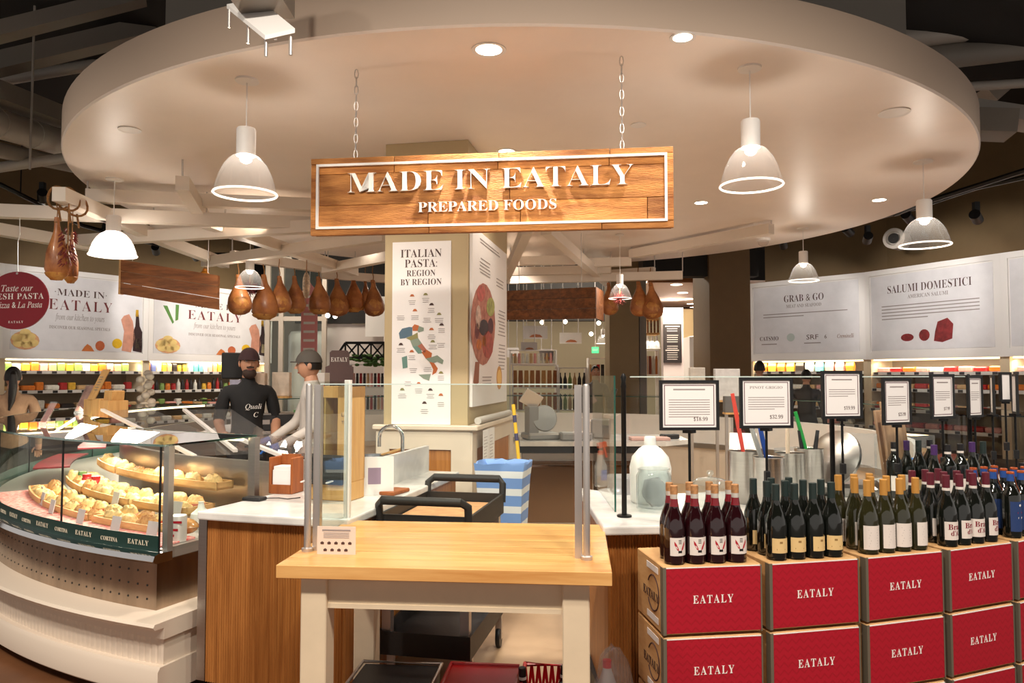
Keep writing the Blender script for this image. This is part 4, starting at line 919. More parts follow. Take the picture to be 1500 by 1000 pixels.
# ---------------------------------------------------------------- framed price signs on poles
def price_sign(u0, v0, u1, v1, Y, yaw, label, price, title, lines, pole=None, back=False):
    c = at((u0 + u1) / 2, v1, Y); wd = (u1 - u0) * Y / F / max(.2, math.cos(yaw)); hh = (v1 - v0) * Y / F; zb = .923 if math.hypot(c.x - CX, c.y - CY) < 4.83 else .84
    r = E('price_sign', (c.x, c.y, zb), yaw, label, 'sign', 'framed price signs'); z0 = c.z - zb; t = .013
    mb = MB()
    for b in ((-wd / 2, wd / 2, z0, z0 + t), (-wd / 2, wd / 2, z0 + hh - t, z0 + hh), (-wd / 2, -wd / 2 + t, z0 + t, z0 + hh - t), (wd / 2 - t, wd / 2, z0 + t, z0 + hh - t)): mb.box(b[0], b[1], -.006, .008, b[2], b[3])
    mb.build('frame', blk, r)
    mb = MB(); mb.box(-wd / 2 + t, wd / 2 - t, -.001, .005, z0 + t, z0 + hh - t); mb.build('card', paper, r)
    mb = MB(); x = wd / 2 - t - .008; a = z0 + t + .008; b2 = z0 + hh - t - .008; w_ = .003
    for b in ((-x, x, a, a + w_), (-x, x, b2 - w_, b2), (-x, -x + w_, a, b2), (x - w_, x, a, b2)): mb.box(b[0], b[1], -.0018, -.001, b[2], b[3])
    if not back: mb.build('border_print', M('plum_ink', (92, 50, 62), .6), r)
    mb = MB(); mb.tube([(0, .004, 0), (0, .004, z0)], .006, 8); mb.tube([(0, .004, z0 - .012), (0, .004, z0 + .002)], .03, 4); mb.build('pole', blkm, r)
    mb = MB(); mb.lathe([(.05, 0), (.05, .006), (.008, .012)], 18); mb.build('base', blkm, r, True)
    mb = MB(); mb.cbox(-.011, .011, -.01, .016, z0 * .42, z0 * .42 + .05, .003); mb.build('clamp', blk, r)
    if back: return
    iw = wd - 2 * t - .03
    for j, s in enumerate(title): put_text(s, .017, inkgrey, r, (0, -.0012, z0 + hh * (.80 - .10 * j)), width=iw * .8 if len(s) > 8 else iw * .5, ext=.0003)
    mb = MB()
    if not title: mb.box(-iw * .34, iw * .34, -.0016, -.001, z0 + hh * .80, z0 + hh * .80 + .006)
    for j in range(lines): mb.box(-iw * .44, iw * (.44 if j < lines - 1 else .2), -.0016, -.001, z0 + hh * .60 - j * .0105, z0 + hh * .60 - j * .0105 + .0028)
    mb.build('text_lines', inkgrey, r)
    if price: put_text(price, .024, ink, r, (iw * .24, -.0012, z0 + hh * .22), width=min(.062, iw * .36), ext=.0003, thin=.01)
price_sign(966, 557, 1054, 630, 3.28, .06, 'landscape framed price sign reading $18.99 above the corked red wines', '$18.99', [], 8)
price_sign(1083, 553, 1163, 627, 3.42, .10, 'framed price sign reading $32.99 above the green capsule wines', '$32.99', ['PINOT GRIGIO'], 6)
price_sign(1202, 543, 1266, 613, 3.60, .18, 'tall framed price sign reading $19.99 above the gold capsule wines', '$19.99', [], 4)
price_sign(1288, 554, 1341, 622, 3.75, .42, 'framed price sign reading $25.99 beside the wooden boards', '$25.99', [], 5)
price_sign(1358, 548, 1405, 613, 3.95, .46, 'framed price sign reading $17.99 above the burgundy capsule wines', '$17.99', [], 5)
price_sign(1412, 550, 1446, 611, 4.15, .55, 'narrow framed price sign above the blue label wines', '', [], 5)
price_sign(1447, 550, 1463, 607, 4.25, 1.1, 'framed price sign seen nearly edge-on at the far right', '', [], 5)
price_sign(1463, 545, 1484, 588, 4.5, .3, 'blank white sign back at the right edge', '', [], 0, back=True)
price_sign(1481, 548, 1495, 606, 4.3, 1.15, 'last framed price sign edge-on at the right border', '', [], 4)
# ---------------------------------------------------------------- things on the right counter
def lathe_thing(name, prof, m, loc, label, cat, n=24, rz=0):
    mb = MB(); mb.lathe(prof, n); o = mb.build(name, m, None, True, loc=loc); return tag(o, label, cat)
g_thick = thin_glass('jar_glass', (246, 250, 250), gloss=1.6, haze=.06)
q = atz(958, 748, .923); r = E('glass_jar', q, 0, 'big clear glass jar with plastic bags inside on the right counter', 'jar')
mb = MB(); mb.lathe([(.07, 0), (.085, .015), (.085, .17), (.074, .19), (.08, .205), (.074, .206), (.068, .19), (.078, .165), (.078, .02), (.001, .012)], 28, cap=False); mb.build('jar_body', g_thick, r, True)
mb = MB(); mb.ell((0, 0, .09), .06, .05, .07, 12, 8, jit=.18); mb.build('plastic_bag', acry, r)
lathe_thing('white_jug', [(.095, 0), (.105, .02), (.108, .18), (.095, .235), (.06, .275), (.032, .295), (.030, .335), (.026, .34), (.001, .34)], M('jug_white', (240, 238, 236), .4), atz(953, 735, .923), 'round-shouldered white plastic jug behind the glass jar', 'jug')
q = atz(1041, 752, .923); r = E('cake_dome', q, 0, 'clear glass cake dome with knob handle beside the jar', 'cake dome')
mb = MB(); mb.lathe([(.105, 0), (.105, .11), (.095, .145), (.06, .165), (.014, .172)], 28, cap=False); mb.build('dome', g_thick, r, True); mb = MB(); mb.lathe([(.012, .172), (.008, .18), (.017, .192), (.012, .204), (.001, .206)], 14); mb.build('knob', g_thick, r, True); mb = MB(); mb.lathe([(.115, 0), (.118, .008), (.001, .009)], 28); mb.build('plate', white, r, True)
for i, (u, v, wpx, lab) in enumerate(((1089, 735, 42, 'left'), (1127, 748, 44, 'second'), (1158, 738, 42, 'third'), (1186, 728, 40, 'right'))):
    q = atz(u, v, .923); R = wpx / 2 * q.y / F; H = R * 3.5; r = E('steel_canister', q, 0, '%s tall steel utensil canister on the right counter' % lab, 'canister', 'steel canisters')
    mb = MB(); mb.lathe([(R * .97, 0), (R, .01), (R, H), (R * 1.04, H + .004), (R * .95, H), (R * .93, .02), (.001, .015)], 26, cap=False); mb.build('can', steel, r, True)
    uts = {0: [((220, 74, 62), (.02, 0), (-.05, .0), .30)], 1: [((44, 92, 200), (.01, 0), (-.05, 0), .20), ((190, 190, 190), (0, .01), (-.09, 0), .17)], 2: [((238, 214, 190), (-.01, 0), (-.01, 0), .15)], 3: [((36, 150, 66), (.01, 0), (-.07, 0), .20), ((40, 40, 44), (.02, 0), (.05, 0), .10), ((40, 40, 44), (-.02, .01), (-.05, 0), .10)]}[i]
    for j, (cc, a, b, ln) in enumerate(uts):
        mb = MB(); p0 = Vector((a[0], a[1], H * .6)); p1 = Vector((b[0], b[1], H + ln)); mb.tube([p0, p0.lerp(p1, .6), p1], [.008, .012, .010], 8); o = mb.build('utensil', M('utensil_%d_%d_%d' % cc, cc, .4), None, True, loc=q)
        tag(o, ('%s utensil handle sticking out of the %s steel canister' % ({(220, 74, 62): 'red', (44, 92, 200): 'blue', (190, 190, 190): 'grey metal', (238, 214, 190): 'cream', (36, 150, 66): 'green'}.get(cc, 'black tong' if b[0] > 0 else 'black'), lab)), 'utensil', 'kitchen utensils')
q = atz(880, 712, .923); r = E('spray_bottle', q, .4, 'clear spray bottle with orange trigger by the glass guard', 'spray bottle')
mb = MB(); mb.lathe([(.035, 0), (.038, .01), (.038, .12), (.018, .165), (.016, .19)], 18); mb.build('bottle', thin_glass('bottle_plastic', (235, 240, 246), haze=.4), r, True)
mb = MB(); mb.box(-.02, .02, -.039, -.038, .04, .10); mb.build('label', M('blue_label', (120, 140, 200), .5), r)
mb = MB(); mb.lathe([(.018, .188), (.018, .21), (.012, .212)], 12); mb.bar((-.02, 0, .24), (.035, 0, .25), .022, .03); mb.bar((.02, 0, .24), (.04, 0, .17), .012, .012); mb.build('trigger', M('orange_trigger', (226, 80, 40), .4), r)
mb = MB(); mb.cbox(-.09, .09, -.07, .07, 0, .10, .01); o = mb.build('plastic_tub', thin_glass('tub_plastic', (225, 232, 240), haze=.35), None, loc=atz(915, 722, .923)); tag(o, 'clear plastic tub beside the spray bottle', 'tub')
# slicer, wooden boards, tablet scale behind the guard
q = pol(24.5, 4.25, .923); r = E('meat_slicer', q, -.5, 'steel meat slicer with big round blade guard on the right counter', 'slicer')
mb = MB(); mb.cbox(-.2, .2, -.14, .14, 0, .07, .02); mb.build('base', steel, r); mb = MB(); mb.lathe([(.001, -.03), (.12, -.03), (.16, -.01), (.16, .01), (.10, .035), (.001, .04)], 30, mtx=Matrix.Translation((-.02, -.06, .20)) @ Matrix.Rotation(1.1, 4, 'X') @ Matrix.Rotation(-.5, 4, 'Y')); mb.build('blade_guard', steel, r, True)
mb = MB(); mb.cbox(-.17, -.08, -.04, .12, .07, .22, .015); mb.build('motor_housing', blk, r); mb = MB(); mb.obox((.08, .06, .24), .22, .015, .20, 0, -.5); mb.build('carriage', acry, r)
for i, (ph, ln, lab) in enumerate(((29.3, .44, 'front'), (29.9, .46, 'rear'))):
    q = pol(ph, 4.38 - .07 * i, .923); mb = MB(); mb.cbox(-.085, .085, -.01, .01, 0, ln, .005, Matrix.Rotation(-.16, 4, 'X')); mb.cbox(-.03, .03, -.01, .01, ln - .02, ln + .05, .005, Matrix.Rotation(-.16, 4, 'X')); o = mb.build('serving_board', M('greyed_wood', (186, 150, 116), .6, col2=(140, 106, 80), scale=3, stretch=(9, 9, .8)), None, loc=q, rz=.35); tag(o, '%s long wooden serving board leaning on the right counter' % lab, 'serving board', 'serving boards')
q = pol(18.6, 4.12, .923); r = E('tablet_scale', q, -.35, 'counter scale with tilted white tablet screen at right', 'scale')
mb = MB(); mb.cbox(-.16, .16, -.12, .12, 0, .09, .01); mb.build('scale_body', M('grey_scale', (150, 148, 146), .5), r); mb = MB(); mb.tube([(-.1, .1, .08), (-.1, .12, .26)], .012, 8); mb.build('arm', alu, r)
mb = MB(); mb.obox((-.1, .08, .28), .15, .012, .11, 0, -.6); mb.build('tablet', white, r); mb = MB(); mb.obox((-.1, .073, .277), .125, .003, .085, 0, -.6); mb.build('screen', screen, r)
mb = MB(); mb.box(-.10, .10, -.002, .002, 0, .24); o = mb.build('plastic_bag_sheet', acry, None, loc=pol(22.5, 4.0, .923), rz=.5); tag(o, 'crumpled clear plastic sheet behind the slicer', 'plastic sheet')
r = E('glass_box', pol(33.5, 4.2, .923), .5, 'clear glass box with blue packs on the right counter', 'box'); mb = MB(); mb.cbox(-.12, .12, -.12, .12, 0, .30, .004); mb.build('glass_shell', g_thick, r)
for i, x in enumerate((-.06, .0, .06)):
    mb = MB(); mb.cbox(-.022, .022, -.03, .03, 0, .15, .008); o = mb.build('blue_pack', M('blue_pack', (60, 130, 200), .4), None, loc=pol(33.5, 4.2, .93) + Vector((x, 0, 0)), rz=.5); tag(o, '%s blue pack from the left inside the glass box' % nth(i), 'pack', 'blue packs')
# ---------------------------------------------------------------- island with fridges behind
isl = E('service_island', (.85, 8.2, 0), 0, 'steel refrigerated island with marble top behind the opening', 'counter')
mb = MB(); mb.prism([(.08, 7.6), (1.55, 7.6), (1.85, 7.85), (1.85, 8.5), (.08, 8.9)], .87, .915); mb.build('marble_top', marble, isl, world=True)
for i, (x0, x1) in enumerate(((.10, .83), (.86, 1.5))):
    mb = MB(); mb.cbox(x0, x1, 7.66, 8.4, .08, .80, .006); mb.build('fridge_body', steel, isl, world=True); mb = MB(); mb.box(x0 + .02, x1 - .02, 7.64, 7.66, .10, .72); d_ = mb.build('fridge_door', M('door_steel', (132, 108, 90), .25, .9), isl, world=True); mb = MB(); mb.box(x0 + .05, x1 - .05, 7.615, 7.64, .66, .68); mb.build('door_handle', chrome, d_, world=True)
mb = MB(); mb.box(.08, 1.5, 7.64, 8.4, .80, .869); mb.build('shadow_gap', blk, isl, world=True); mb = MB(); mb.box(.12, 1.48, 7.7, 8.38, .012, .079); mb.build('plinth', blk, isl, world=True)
r = E('deli_slicer', (.30, 7.9, .917), .3, 'grey deli slicer on the island left of centre', 'slicer'); mb = MB(); mb.cbox(-.18, .18, -.14, .14, 0, .07, .02); mb.obox((-.1, 0, .2), .1, .16, .28); mb.build('base', M('slicer_grey', (168, 166, 162), .35, .6), r); mb = MB(); mb.lathe([(.001, -.015), (.13, -.015), (.14, .0), (.13, .015), (.001, .02)], 26, mtx=Matrix.Translation((.02, -.06, .22)) @ Matrix.Rotation(1.4, 4, 'X')); mb.build('blade_guard', M('slicer_grey'), r, True); mb = MB(); mb.obox((-.12, -.05, .42), .2, .02, .16, 0, .4, .5); mb.build('carriage', alu, r)
r = E('counter_scale', (.66, 7.74, .917), .1, 'flat grey counter scale with receipt on the island front', 'scale'); mb = MB(); mb.cbox(-.16, .16, -.05, .14, 0, .08, .015); mb.build('scale_body', M('grey_scale'), r); mb = MB(); mb.box(-.02, .10, -.02, .1, .08, .085); mb.build('receipt', paper, r)
r = E('label_printer', (.95, 8.05, .917), -.2, 'black label printer with white angular hopper on the island', 'printer'); mb = MB(); mb.cbox(-.1, .1, -.1, .1, 0, .2, .01); mb.build('housing', M('grey_scale'), r); mb = MB(); mb.add([(-.2, -.1, .22), (.0, -.12, .14), (.2, -.1, .26), (.2, .1, .26), (0, .1, .14), (-.2, .1, .22)], [(0, 1, 4, 5), (1, 2, 3, 4)]); mb.build('hopper', white, r); mb = MB(); mb.obox((.12, 0, .42), .05, .1, .22, 0, 0, .3); mb.build('screen_head', blk, r)
mb = MB(); mb.cbox(-.2, .2, -.1, .1, 0, .03, .005); o = mb.build('meat_tray', M('pink_tray', (214, 170, 160), .5), None, loc=(1.42, 7.8, .917)); tag(o, 'tray of pink sliced meat at the right end of the island', 'tray')
mb = MB(); mb.cbox(-.09, .09, -.06, .06, 0, .05, .01); o = mb.build('knife_case', blk, None, loc=(1.66, 7.95, .917), rz=.3); tag(o, 'black knife case at the round end of the island', 'case')
# service counter with scale where the staff stand
sv = E('service_counter', pol(-58, 3.3), 0, 'white service counter carrying the black scale behind the deli case', 'counter')
ps_ = [atz(235, 648, 1.05), atz(478, 612, 1.05), atz(478, 604, 1.05), atz(330, 622, 1.05)]
mb = MB(); mb.prism([(p.x, p.y) for p in ps_], 1.02, 1.05); mb.build('counter_top', white, sv, world=True); mb = MB(); q0, q1 = ps_[0], ps_[1]; mb.prism([(q0.x + .1, q0.y + .12), (q1.x - .05, q1.y + .05), (q1.x - .1, q1.y + .2), (q0.x + .05, q0.y + .3)], 0.013, 1.02); mb.build('dark_base', blk, sv, world=True)
q = atz(392, 634, 1.052); r = E('deli_scale', q, .42, 'black deli scale with raised display pole and blue tablet', 'scale')
mb = MB(); mb.cbox(-.26, .24, -.16, .16, .03, .17, .008); mb.build('body', M('scale_black', (44, 44, 46), .5), r); mb = MB(); mb.cbox(-.28, .3, -.18, .18, 0, .03, .006); mb.build('foot_plate', alu, r); mb = MB(); mb.cbox(-.26, .22, -.15, .15, .17, .19, .004); mb.build('platter', steel, r)
mb = MB(); mb.cbox(-.22, -.16, .10, .14, .17, .62, .004); mb.build('pole', alu, r); mb = MB(); mb.cbox(-.40, -.20, .09, .15, .50, .74, .01); mb.build('customer_display', blk, r); mb = MB(); mb.obox((.36, -.1, .10), .22, .02, .18, .1, -.55); mb.build('tablet', white, r); mb = MB(); mb.obox((.36, -.111, .106), .17, .004, .13, .1, -.55); mb.build('screen', screen, r); mb = MB(); mb.box(-.15, .0, -.162, -.16, .09, .13); mb.box(.02, .2, -.162, -.16, .05, .07); mb.build('label_plate', alu, r)
# ---------------------------------------------------------------- utility cart, bin, mop
ct = E('utility_cart', (-.36, 4.13, .012), math.radians(-11.5), 'black utility cart with two tray shelves and tan liner', 'cart'); ct.scale = (.92, .80, 1.03)
blc = M('cart_black', (36, 33, 31), .5, bump=.1, bscale=60)
for (z, nm) in ((.20, 'tray_shelf'), (.76, 'tray_shelf')):
    mb = MB(); mb.box(-.25, .25, -.47, .47, z, z + .02)
    for b in ((-.26, -.245, -.48, .48), (.245, .26, -.48, .48), (-.245, .245, -.48, -.465), (-.245, .245, .465, .48)): mb.box(b[0], b[1], b[2], b[3], z - .02, z + .09)
    mb.build(nm, blc, ct)
mb = MB(); mb.box(-.235, .235, -.45, .45, .79, .80); mb.build('tan_liner', M('tan_liner', (206, 154, 106), .8, var=.15, scale=16), ct)
for y in (-.48, .48):
    s = 1 if y > 0 else -1; mb = MB(); mb.tube([(-.25, y, .80), (-.25, y + s * .02, .90), (-.22, y + s * .06, .925), (.22, y + s * .06, .925), (.25, y + s * .02, .90), (.25, y, .80)], .022, 10); mb.build('handle', blc, ct, True)
for x in (-.22, .22):
    for y in (-.42, .42):
        mb = MB(); mb.box(x - .025, x + .025, y - .03, y + .03, .22, .74); mb.build('upright', alu, ct)
        w_ = MB(); m = Matrix.Translation((x + .02, y, .055)) @ Matrix.Rotation(math.pi / 2, 4, 'Y'); w_.lathe([(.03, -.014), (.052, -.014), (.055, -.008), (.055, .008), (.052, .014), (.03, .014)], 20, mtx=m); wh = w_.build('caster_wheel', blk, ct, True); mb = MB(); mb.box(x + .0, x + .04, y - .015, y + .015, .05, .18); mb.build('caster_fork', alu, wh)
bn = E('waste_bin', (-.06, 5.35, .0), -.2, 'waste bin with blue and white striped liner bag', 'waste bin')
mb = MB(); mb.lathe([(.15, .015), (.19, .86), (.18, .86), (.14, .02)], 4, mtx=Matrix.Rotation(math.pi / 4, 4, 'Z')); mb.build('bin_body', M('bin_grey', (70, 66, 66), .5), bn)
sb = bpy.data.materials.new('striped_liner'); sb.use_nodes = True; N = sb.node_tree.nodes; L = sb.node_tree.links; tc = N.new('ShaderNodeTexCoord'); sp = N.new('ShaderNodeSeparateXYZ'); mt = N.new('ShaderNodeMath'); mt.operation = 'PINGPONG'; mt.inputs[1].default_value = .06; gt = N.new('ShaderNodeMath'); gt.operation = 'GREATER_THAN'; gt.inputs[1].default_value = .036; mx = N.new('ShaderNodeMix'); mx.data_type = 'RGBA'; mx.inputs[6].default_value = lin((122, 160, 222)); mx.inputs[7].default_value = lin((232, 236, 240))
L.new(tc.outputs['Object'], sp.inputs[0]); L.new(sp.outputs[2], mt.inputs[0]); L.new(mt.outputs[0], gt.inputs[0]); L.new(gt.outputs[0], mx.inputs[0]); L.new(mx.outputs[2], N['Principled BSDF'].inputs['Base Color']); N['Principled BSDF'].inputs['Roughness'].default_value = .5
mb = MB(); pr_ = []
for z, s in ((.22, .165), (.45, .178), (.70, .19), (.86, .205), (.965, .225), (.975, .215), (.93, .19), (.80, .17), (.72, .16)): pr_.append((s * 1.0, z))
mb.lathe(pr_, 24, mtx=Matrix.Identity(4), cap=False)
for p in mb.v:   # square it off and crumple
    a = math.atan2(p.y, p.x); r_ = math.hypot(p.x, p.y) / max(abs(math.cos(a)), abs(math.sin(a))) * .80 * (1 + rnd.uniform(-.03, .03)); p.x = r_ * math.cos(a); p.y = r_ * math.sin(a) * .9; p.z += rnd.uniform(-.012, .012)
mb.build('liner_bag', sb, bn, True)
mp = E('mop_handle', (.14, 5.55, .014), 0, 'yellow mop pole with dark bands leaning beside the bin', 'mop'); mb = MB(); mb.tube([(0, 0, 0), (-.13, .12, 1.35)], .014, 10); mb.build('pole', M('mop_yellow', (232, 182, 40), .4), mp, True)
for t in (.35, .62, .8, .9): mb = MB(); mb.tube([Vector((-.13 * t, .12 * t, 1.35 * t)), Vector((-.13 * (t + .04), .12 * (t + .04), 1.35 * (t + .04)))], .0152, 10); mb.build('dark_band', M('navy_band', (60, 56, 90), .5), mp, True)
# ---------------------------------------------------------------- bins and baskets under the table
r = E('black_plastic_bin', (-.50, 3.16, 0), TR, 'black plastic bin with silver rim under the table', 'bin'); mb = MB(); mb.cbox(-.17, .17, -.2, .2, 0, .315, .01); mb.build('bin_body', blk, r); mb = MB(); mb.tube([(-.175, -.205, .32), (.175, -.205, .32), (.175, .205, .32), (-.175, .205, .32), (-.175, -.205, .32)], .008, 8); mb.build('silver_rim', alu, r, True)
def red_box(x, y, wd, dp, h, label, lattice):
    r = E('red_basket', (x, y, 0), TR, label, 'basket'); mb = MB(); mb.cbox(-wd / 2, wd / 2, -dp / 2, dp / 2, 0, .02, .005); mb.build('basket_floor', redplastic, r); mb = MB(); t = .012
    if not lattice: mb.box(-wd / 2, wd / 2, -dp / 2, dp / 2, .02, h)
    else:
        for i in range(9):
            xx = -wd / 2 + i * wd / 8
            for yy in (-dp / 2, dp / 2): mb.bar((xx, yy, .02), (min(wd / 2, xx + wd / 8), yy, h), .01, .012); mb.bar((min(wd / 2, xx + wd / 8), yy, .02), (xx, yy, h), .01, .012)
        for i in range(9):
            yy = -dp / 2 + i * dp / 8
            for xx in (-wd / 2, wd / 2): mb.bar((xx, yy, .02), (xx, min(dp / 2, yy + dp / 8), h), .01, .012); mb.bar((xx, min(dp / 2, yy + dp / 8), .02), (xx, yy, h), .01, .012)
    mb.build('basket_wall', redplastic, r); mb = MB(); mb.tube([(-wd / 2, -dp / 2, h), (wd / 2, -dp / 2, h), (wd / 2, dp / 2, h), (-wd / 2, dp / 2, h), (-wd / 2, -dp / 2, h)], .012, 8); mb.build('rim', redplastic, r, True); return r
r = red_box(-.13, 3.2, .30, .30, .315, 'closed red plastic box under the table', False); put_text('EATALY', .04, white_text, r, (.05, -.152, .27), style='sans')
red_box(.165, 3.25, .24, .28, .30, 'red lattice shopping basket holding dark bottles', True)
for i, (x, y, tl) in enumerate(((.06, 3.2, -.06), (.205, 3.22, .05))):
    o = bottle('F', (x, y, .07), 0, '%s dark bottle standing in the red lattice basket' % ('left', 'right')[i]); o.rotation_euler = (.05, tl, 0)
r = E('plastic_water_bottle', (.40, 3.22, 0), 0, 'clear plastic bottle with red cap in a bag beside the table leg', 'bottle'); mb = MB(); mb.lathe([(.045, 0), (.05, .01), (.05, .26), (.02, .34), (.016, .36)], 18); mb.build('bottle_body', thin_glass('bottle_plastic'), r, True); mb = MB(); mb.lathe([(.019, .355), (.019, .385), (.001, .386)], 14); mb.build('red_cap', redplastic, r, True); mb = MB(); mb.ell((.03, 0, .24), .09, .07, .2, 14, 9, jit=.10); mb.build('clear_bag', acry, r)
# ---------------------------------------------------------------- wall coolers with fascia panels
def shape_meshes():
    d = {}
    mb = MB(); mb.lathe([(.04, 0), (.045, .01), (.045, .09), (.036, .105), (.04, .107), (.04, .13), (.001, .131)], 12); d['jar'] = mb
    mb = MB(); mb.box(-.045, .045, -.045, .045, 0, .15); mb.add([(-.045, -.045, .15), (.045, -.045, .15), (.045, .045, .15), (-.045, .045, .15), (-.045, 0, .19), (.045, 0, .19)], [(0, 1, 5, 4), (2, 3, 4, 5), (1, 2, 5), (3, 0, 4)]); d['carton'] = mb
    mb = MB(); mb.lathe([(.034, 0), (.036, .01), (.036, .13), (.014, .18), (.014, .22), (.001, .221)], 12); d['bottle'] = mb
    mb = MB(); mb.add([(-.07, -.03, 0), (.07, -.03, 0), (.07, .03, 0), (-.07, .03, 0), (-.08, -.035, .1), (.08, -.035, .1), (.08, .035, .1), (-.08, .035, .1), (-.07, 0, .2), (.07, 0, .2)], [(3, 2, 1, 0), (0, 1, 5, 4), (1, 2, 6, 5), (2, 3, 7, 6), (3, 0, 4, 7), (4, 5, 9, 8), (6, 7, 8, 9), (5, 6, 9), (7, 4, 8)]); d['pouch'] = mb
    mb = MB(); mb.cbox(-.11, .11, -.08, .08, 0, .085, .02); d['meat_pack'] = mb
    mb = MB(); mb.cbox(-.062, .062, -.05, .05, 0, .135, .015); d['tub'] = mb
    return d
SHP = shape_meshes(); PM = {}
def pmesh(kind, c):
    k = (kind, c)
    if k not in PM: PM[k] = SHP[kind].mesh(kind, M('product_%d_%d_%d' % c, c, .4, var=.12, scale=18), kind in ('jar', 'bottle'))
    return PM[k]
NAMES = dict(jar='product_jar', carton='juice_carton', bottle='sauce_bottle', pouch='food_pouch', meat_pack='meat_pack', tub='food_tub')
CN = {}
def cname(c):
    r, g, b = c
    if max(c) < 70: return 'dark'
    if r > 200 and g > 195 and b > 180: return 'white'
    if r > 190 and g > 150 and b < 120: return 'yellow'
    if r > 190 and g > 90 and b < 110: return 'orange'
    if r > 140 and g < 100: return 'red'
    if g > r and g > b: return 'green'
    if b > r: return 'blue'
    return 'tan'
def cooler(a, b, uname, shelves, prints, z0=1.86, zt=3.4, dense=.13, light=9, short='cooler'):
    a = Vector((a.x, a.y, 0)); b = Vector((b.x, b.y, 0)); d = b - a; Wd = d.length; rz = math.atan2(d.y, d.x)
    r = E('wall_cooler', a, rz, uname, 'wall cooler')
    mb = MB(); mb.box(0, Wd, 0, .62, zt - .03, zt); mb.box(0, Wd, -.02, .06, z0, zt); mb.build('fascia', white, r)
    mb = MB(); t = .10
    mb.box(0, Wd, -.045, -.02, z0, z0 + .13); mb.box(0, Wd, -.045, -.02, zt - .09, zt); mb.box(0, t, -.045, -.02, z0 + .13, zt - .09); mb.box(Wd - t, Wd, -.045, -.02, z0 + .13, zt - .09); mb.build('fascia_frame', white, r)
    mb = MB(); mb.box(t + .02, Wd - t - .02, -.03, -.021, z0 + .15, zt - .11); pn = mb.build('print_panel', printgrey, r)
    side = M('cooler_side', (226, 208, 176), .5)
    mb = MB(); mb.box(0, .07, 0, .62, 0, z0); mb.build('side_wall', side, r); mb = MB(); mb.box(Wd - .07, Wd, 0, .62, 0, z0); mb.build('side_wall', side, r)
    mb = MB(); mb.box(.07, Wd - .07, .56, .62, 0, z0); mb.build('back_wall', M('cooler_back', (150, 136, 116), .5), r)
    mb = MB(); mb.box(0, Wd, -.05, .6, 0, .35); mb.build('base', M('cooler_base', (90, 84, 78), .5), r)
    mb = MB(); mb.box(.1, Wd - .1, .03, .09, z0 - .025, z0 - .001); mb.build('led_strip', strip, r)
    lamp('cooler_led_light', 'AREA', (a + d * .5 + Vector((-math.sin(rz) * .12, math.cos(rz) * .12, z0 - .04))), light, (1, .88, .66), (a + d * .5 + Vector((-math.sin(rz) * .45, math.cos(rz) * .45, .4))), Wd * .9, size_y=.1)
    for si, (z, items, dep) in enumerate(shelves):
        mb = MB(); mb.box(.07, Wd - .07, .06 - dep, .56, z - .025, z); sh = mb.build('shelf', M('shelf_white', (216, 210, 202), .5), r)
        mb = MB(); mb.box(.07, Wd - .07, .045 - dep, .06 - dep, z - .05, z + .004); mb.build('price_rail', M('price_rail', (226, 222, 216), .4), sh)
        mb = MB(); nt = int(Wd / .24)
        for i in range(nt): x = .15 + i * (Wd - .3) / max(1, nt - 1); mb.box(x - .06, x + .02, .0435 - dep, .045 - dep, z - .045, z - .002)
        stuff(mb.build('shelf_tag', blk if si % 2 else M('tag_dark', (70, 66, 70), .5), sh))
        x = .09; i = 0
        while x < Wd - .3:
            kind, c, wd = items[i % len(items)]; o = link(NAMES[kind], pmesh(kind, c), None, a + Matrix.Rotation(rz, 3, 'Z') @ Vector((x + wd / 2, .17 - dep + .02, z)), rz + rnd.uniform(-.15, .15))
            o.scale = (1, 1, rnd.uniform(.9, 1.08)); sname = ('top', 'second', 'third', 'fourth')[si]
            tag(o, '%s %s, %s from left on the %s shelf of the %s' % (cname(c), NAMES[kind].replace('_', ' '), nth(i), sname, short), NAMES[kind].split('_')[1], 'products in the wall coolers'); x += wd; i += 1
    for f in prints: f(r, Wd, z0 + .15, zt - .11)
    return r
